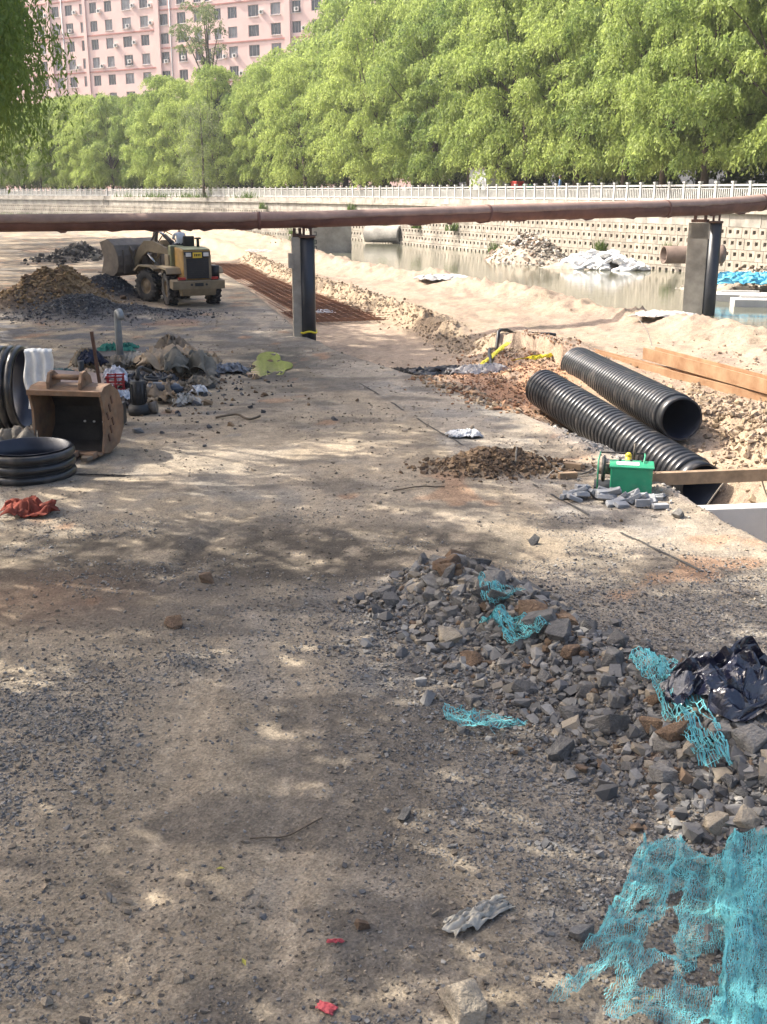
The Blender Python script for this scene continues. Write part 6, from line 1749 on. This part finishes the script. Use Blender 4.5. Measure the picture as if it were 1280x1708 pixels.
def sackpile(cx, cy, sx, sy, h, z0, seed):
    n = 0; gg = random.Random(seed)
    out = []
    base = []
    for k in range(6):
        U_ = np.linspace(0, 2 * np.pi, 15)[:-1]; vs = []
        for i_, v in enumerate(np.linspace(-1, 1, 9)):
            rr = max(.02, (1 - abs(v) ** 3.0)) ** .5
            for a in U_:
                nn = 1 + .22 * (gg.random() - .5)
                vs.append((v * .45, rr * .27 * math.cos(a) * nn, rr * .13 * math.sin(a) * nn))
        fs = [(i_ * 14 + q, i_ * 14 + (q + 1) % 14, (i_ + 1) * 14 + (q + 1) % 14, (i_ + 1) * 14 + q) for i_ in range(8) for q in range(14)]
        m_ = bpy.data.meshes.new('sandbag'); m_.from_pydata(vs, [], fs); m_.polygons.foreach_set('use_smooth', [True] * len(fs)); m_.materials.append(M_sackw); base.append(m_)
    for k in range(120):
        a = gg.uniform(0, 6.28); r_ = math.sqrt(gg.random())
        x = r_ * math.cos(a); y = r_ * math.sin(a)
        z = z0 + h * max(0, 1 - r_ ** 1.8) * gg.uniform(.6, 1.0)
        o = link('sandbag', gg.choice(base), None, (cx + x * sx * .9 - y * sy * .45, cy - x * sx * .4 + y * sy, z)); o.rotation_euler = (gg.gauss(0, .35), gg.gauss(0, .35), gg.uniform(0, 6.28)); s_ = gg.uniform(.8, 1.25); o.scale = (s_, s_, s_ * 1.1)
        prop(o, 'white woven sandbag in the heap at the water line before the far wall', 'sandbag', 'white sandbags heaped at the water line')
sackpile(c2.x + .1, c2.y, 3.0, 1.5, 1.15, -.32, 5)
o, _, _ = riverpile('rubble_bank', 'earth and rubble bank under the white sandbags', 'rubble', c2.x - .6, c2.y + .6, 3.6, 1.6, .75, -.45, 8, M_rubr, R(-20))
o, _, _ = riverpile('rubble_bank', 'sandy rubble bank at the right edge under the blue sheet', 'rubble', c3.x + 1.2, c3.y + 1.5, 4.2, 3.0, 1.15, -.45, 9, M_rubr, R(-25))
pile_stones('bank_stones', c3.x + 1.2, c3.y + 1.5, 4.0, 2.8, 1.2, -.4, R(-25), 500, .12, pr_, (3, 2, 2, 1))
o = crumple('blue_tarp', 3.8, 1.5, mat('sky_blue_tarp', (.10, .42, .58), .6, .3, 2, .2), 61, .42, fold=3.0, nx=60); o.location = (c3.x + .1, c3.y - .9, .32); o.rotation_euler = (R(14), 0, R(-12)); prop(o, 'crumpled sky-blue sheet on the bank right of the river post', 'tarpaulin')
for q, (px, py, w, d, a) in enumerate(((1225, 490, 2.4, 1.5, -14), (1262, 503, 2.6, 1.1, -8))):
    pp = Pd(px, py, (49, 46.5)[q])
    t = thing('concrete_slab', ('pale broken concrete slab below the blue sheet', 'pale concrete slab with a raised rim at the water edge by the right border')[q], 'slab', (pp.x + .3, pp.y, -.5), R(a), 'broken slabs at the water edge')
    MB().box((0, 0, .2), (w, d, .62)).build('slab', M_wcon, t, .02); MB().box((0, d * .4, .55), (w * .7, .16, .08)).build('rim', M_wcon, t, .01)

# ------------------------------------------------------------------ teal netting
M_net = mat('teal_netting', (.14, .46, .48), .75, .4, 5, 0, dust=.18, dustcol=(.22, .24, .15))
def rock_h(x, y): return hfun(x, y)
def net(label, outline_fn, nu, nv, seed, wy=.0035, drop=.25, lift=.05, tex=.05, hole=0.5):
    """warp and weft yarns as ribbons over the rubble; outline_fn(u,v)->x,y"""
    U_, V_ = np.meshgrid(np.linspace(0, 1, nu), np.linspace(0, 1, nv), indexing='ij')
    X, Y = outline_fn(U_, V_)
    sc_ = min(1.0, (float(X.max() - X.min()) + .2) / .9)
    X = X + sc_ * .12 * (fbm(U_ * 6, V_ * 2.6, seed + 8, 3) - .5) + sc_ * .12 * (fbm(U_ * 3, V_ * 5, seed, 4) - .5) + .012 * (fbm(U_ * 30, V_ * 9, seed + 1, 2) - .5); Y = Y + .06 * (fbm(U_ * 5 + 7, V_ * 5, seed + 2, 3) - .5) + .01 * (fbm(U_ * 25, V_ * 25, seed + 5, 2) - .5)
    Y = Y + sc_ * (1 - V_) ** 2 * .34 * (fbm(U_ * 3.5, U_ * 0 + seed, seed + 12, 3) - .55) + sc_ * .06 * (fbm(U_ * 4, V_ * 4, seed + 14, 3) - .5)
    Z = hfun(X, Y) + lift + tex * 1.9 * np.maximum(0, fbm(X * 8, Y * 8, seed + 3, 3) - .42) * 2 + sc_ * .05 * (1 - np.abs(fbm(U_ * 3, V_ * 4.5, seed + 19, 3) * 2 - 1) * 2) + sc_ * .03 * (1 - np.abs(fbm(U_ * 6, V_ * 1.3, seed + 9, 3) * 2 - 1) * 2)
    gap = fbm(U_ * 4, V_ * 4, seed + 4, 3)
    P_ = np.stack([X, Y, Z], -1)
    Vs = []; Fs = []; off = 0
    def ribbon(A, msk, w):
        nonlocal off
        # A (lines, pts, 3)
        d = np.gradient(A, axis=1); sd = np.stack([-d[..., 1], d[..., 0], 0 * d[..., 0]], -1); l = np.linalg.norm(sd, axis=-1, keepdims=True) + 1e-9
        sd = sd / l * w * rng.uniform(.6, 1.5, A.shape[:1])[:, None, None]
        jit = rng.normal(0, .003, A.shape)
        L_ = A + jit + sd; R_ = A + jit - sd
        n_, m_ = A.shape[:2]
        V = np.stack([L_, R_], 2).reshape(-1, 3)
        i_ = (np.arange(n_)[:, None] * m_ + np.arange(m_ - 1)[None]) * 2
        F = np.stack([i_, i_ + 1, i_ + 3, i_ + 2], -1)[msk[:, :-1] & msk[:, 1:]]
        Vs.append(V); Fs.append(F + off); off += len(V)
    ribbon(P_, gap < .62 + .3 * (1 - hole), wy)
    ribbon(np.swapaxes(P_, 0, 1)[::2], (np.swapaxes(gap, 0, 1)[::2] < .55 + .3 * (1 - hole)), wy * .8)
    me = np_mesh('teal_net', np.concatenate(Vs), np.concatenate(Fs), M_net)
    return prop(link('teal_net', me), label, 'net')
def quadfn(a, b, c, d, bow=0):
    """a,b at v=0 (u 0..1), d,c at v=1"""
    def f(U_, V_):
        x = (a[0] * (1 - U_) + b[0] * U_) * (1 - V_) + (d[0] * (1 - U_) + c[0] * U_) * V_
        y = (a[1] * (1 - U_) + b[1] * U_) * (1 - V_) + (d[1] * (1 - U_) + c[1] * U_) * V_
        return x + bow * np.sin(V_ * math.pi), y
    return f
gz = lambda px, py, z=.15: G(px, py, z)
net('large loose teal net spread over the gravel at the bottom right', quadfn(gz(1090, 1370), gz(1225, 1392), gz(1262, 1720, .1), gz(905, 1690, .03)), 110, 240, 201, .0015, hole=.85)
net('dense folded teal net at the bottom right corner', quadfn(gz(1212, 1385, .25), gz(1330, 1385, .3), gz(1360, 1760, .2), gz(1190, 1730, .15)), 120, 220, 211, .0019, lift=.12, hole=.25)
net('teal net strap stretched over boulders at the far end of the ridge', quadfn(gz(795, 1015, .4), gz(835, 1020, .4), gz(915, 1085, .25), gz(860, 1080, .25)), 30, 60, 221, .0042, lift=.10, hole=.45)
net('grey-green net scrap on top of the ridge tip', quadfn(gz(798, 985, .4), gz(825, 990, .4), gz(878, 1022, .35), gz(815, 1018, .35)), 22, 30, 223, .0032, lift=.1, hole=.6)
net('thin teal net strip lying across the middle of the ridge', quadfn(gz(745, 1172, .15), gz(745, 1192, .12), gz(885, 1185, .32), gz(880, 1170, .32)), 14, 70, 231, .0035, lift=.07, hole=.7)
net('teal net strip running down the right side of the ridge to the black bag', quadfn(gz(1040, 1130, .25), gz(1075, 1125, .2), gz(1225, 1285, .3), gz(1165, 1275, .3)), 22, 80, 241, .0042, lift=.08, hole=.6)
net('blue-green net scrap beside the black bag', quadfn(gz(1090, 1145, .12), gz(1125, 1150, .1), gz(1130, 1190, .15), gz(1100, 1185, .15)), 14, 30, 251, .0042, lift=.06, hole=.6)

# ------------------------------------------------------------------ black bag and litter
def bagd(U_, V_, X, Y, Z):
    return X, Y, Z * 1.0 + .30 * np.exp(-(((U_ - .15) / .28) ** 2 + ((V_ - .45) / .4) ** 2)) + .10 * np.exp(-((U_ + .4) / .5) ** 2) + .13 * np.exp(-((U_ - .7) / .3) ** 2)
M_bag = mat('black_plastic_film', (.008, .009, .022), .17, .3, 3, .25, 14, spec=.9)
o = crumple('plastic_bag', 1.15, .78, M_bag, 71, .24, nx=80, ny=60, fold=1.9, drape=bagd, ragged=.18); x, y = 2.86, 8.0
o.location = (x, y, h1(x, y) + .04); o.rotation_euler.z = R(-24); prop(o, 'crumpled glossy black plastic bag on the right flank of the rubble ridge', 'bag')
o.data.polygons.foreach_set('use_smooth', np.zeros(len(o.data.polygons), bool))
x, y = G(795, 1530)
cloth('torn_glove', 'torn pale grey fabric scrap on the gravel left of the big net', 'scrap', x, y, .50, .15, (.40, .37, .31), 81, .055, R(35), .0, fold=2.5)
for q, (px, py, w, d, a, lb) in enumerate(((560, 1572, .10, .03, 4, 'flat red scrap on the gravel in the middle foreground'), (545, 1680, .11, .07, -30, 'torn pink-red scrap at the bottom middle'))):
    x, y = G(px, py)
    o = crumple('red_scrap', w, d, mat('red_scrap', (.48, .07, .08), .7, .2, 8, 0), 91 + q, .02, nx=14, ny=10, thick=.002); o.location = (x, y, h1(x, y) + .012); o.rotation_euler.z = R(a); prop(o, lb, 'scrap')
M_leafl = mat('yellow_leaf', (.40, .36, .06), .7, .3, 9, 0)
for q, (px, py, lb) in enumerate(((360, 1450, 'yellow fallen leaf on the gravel track'), (410, 1610, 'small yellow leaf low in the middle foreground'), (1090, 1668, 'green-yellow leaf on the big net'))):
    x, y = G(px, py, .05 if q == 2 else 0)
    o = MB().add([(0, 0, 0), (.03, .014, .01), (.07, 0, .004), (.03, -.014, .01)], [(0, 1, 2), (0, 2, 3)]).build('fallen_leaf', M_leafl, None, fix=False); o.location = (x, y, h1(x, y) + (.1 if q == 2 else .015)); o.rotation_euler.z = q * 2.0; prop(o, lb, 'leaf')
M_twig = mat('dry_twig', (.12, .09, .06), .9, .3, 8, 0)
wire('twig', 'thin dark twig on the gravel in the lower middle', 'twig', [(-.95, 6.7, .01), (-.7, 6.75, .015), (-.45, 6.95, .01)], .006, M_twig, drape=True)
wire('twig', 'long thin stick lying on the sunlit road', 'twig', [(.15, 15.9, .01), (.5, 16.1, .02), (.95, 16.2, .01)], .012, M_twig, drape=True)
wire('twig', 'dark broken branch lying on the road left of the puddle track', 'branch', [(-3.4, 21.5, .01), (-3.0, 21.6, .05), (-2.7, 21.3, .02), (-2.5, 21.5, .04)], .025, M_twig, drape=True)
M_joint = mat('joint_gap', (.05, .045, .04), .95, .2, 4, 0)
jl = [G(*q) for q in ((600, 640), (740, 725), (880, 802), (1020, 880), (1160, 950), (1300, 1022))]
A_ = resample(jl, 260); w_ = .012 + .02 * fbm(np.arange(260) * .3, np.zeros(260), 5, 3)
keep = fbm(np.arange(260) * .06, np.zeros(260) + 3, 8, 2) > .42
L_ = np.c_[A_[:, 0] - w_, A_[:, 1], hfun(A_[:, 0] - w_, A_[:, 1]) + .012]; R_ = np.c_[A_[:, 0] + w_, A_[:, 1], hfun(A_[:, 0] + w_, A_[:, 1]) + .012]
i_ = np.arange(259); F = np.stack([i_, i_ + 260, i_ + 261, i_ + 1], -1)[keep[:-1]]
prop(link('pavement_joint', np_mesh('pavement_joint', np.concatenate([L_, R_]), F, M_joint)), kind='structure')

# ------------------------------------------------------------------ air
hm = bpy.data.materials.new('air_haze'); hm.use_nodes = True
hn = hm.node_tree; hn.nodes.remove(hn.nodes['Principled BSDF'])
pv_ = hn.nodes.new('ShaderNodeVolumePrincipled'); pv_.inputs['Color'].default_value = (.93, .96, 1, 1); pv_.inputs['Density'].default_value = 0.00028; pv_.inputs['Anisotropy'].default_value = .3
hn.links.new(pv_.outputs[0], hn.nodes['Material Output'].inputs['Volume'])
ho_ = MB().box((-20, 330, 32), (1200, 760, 72)).build('haze', hm)
prop(ho_, kind='stuff')
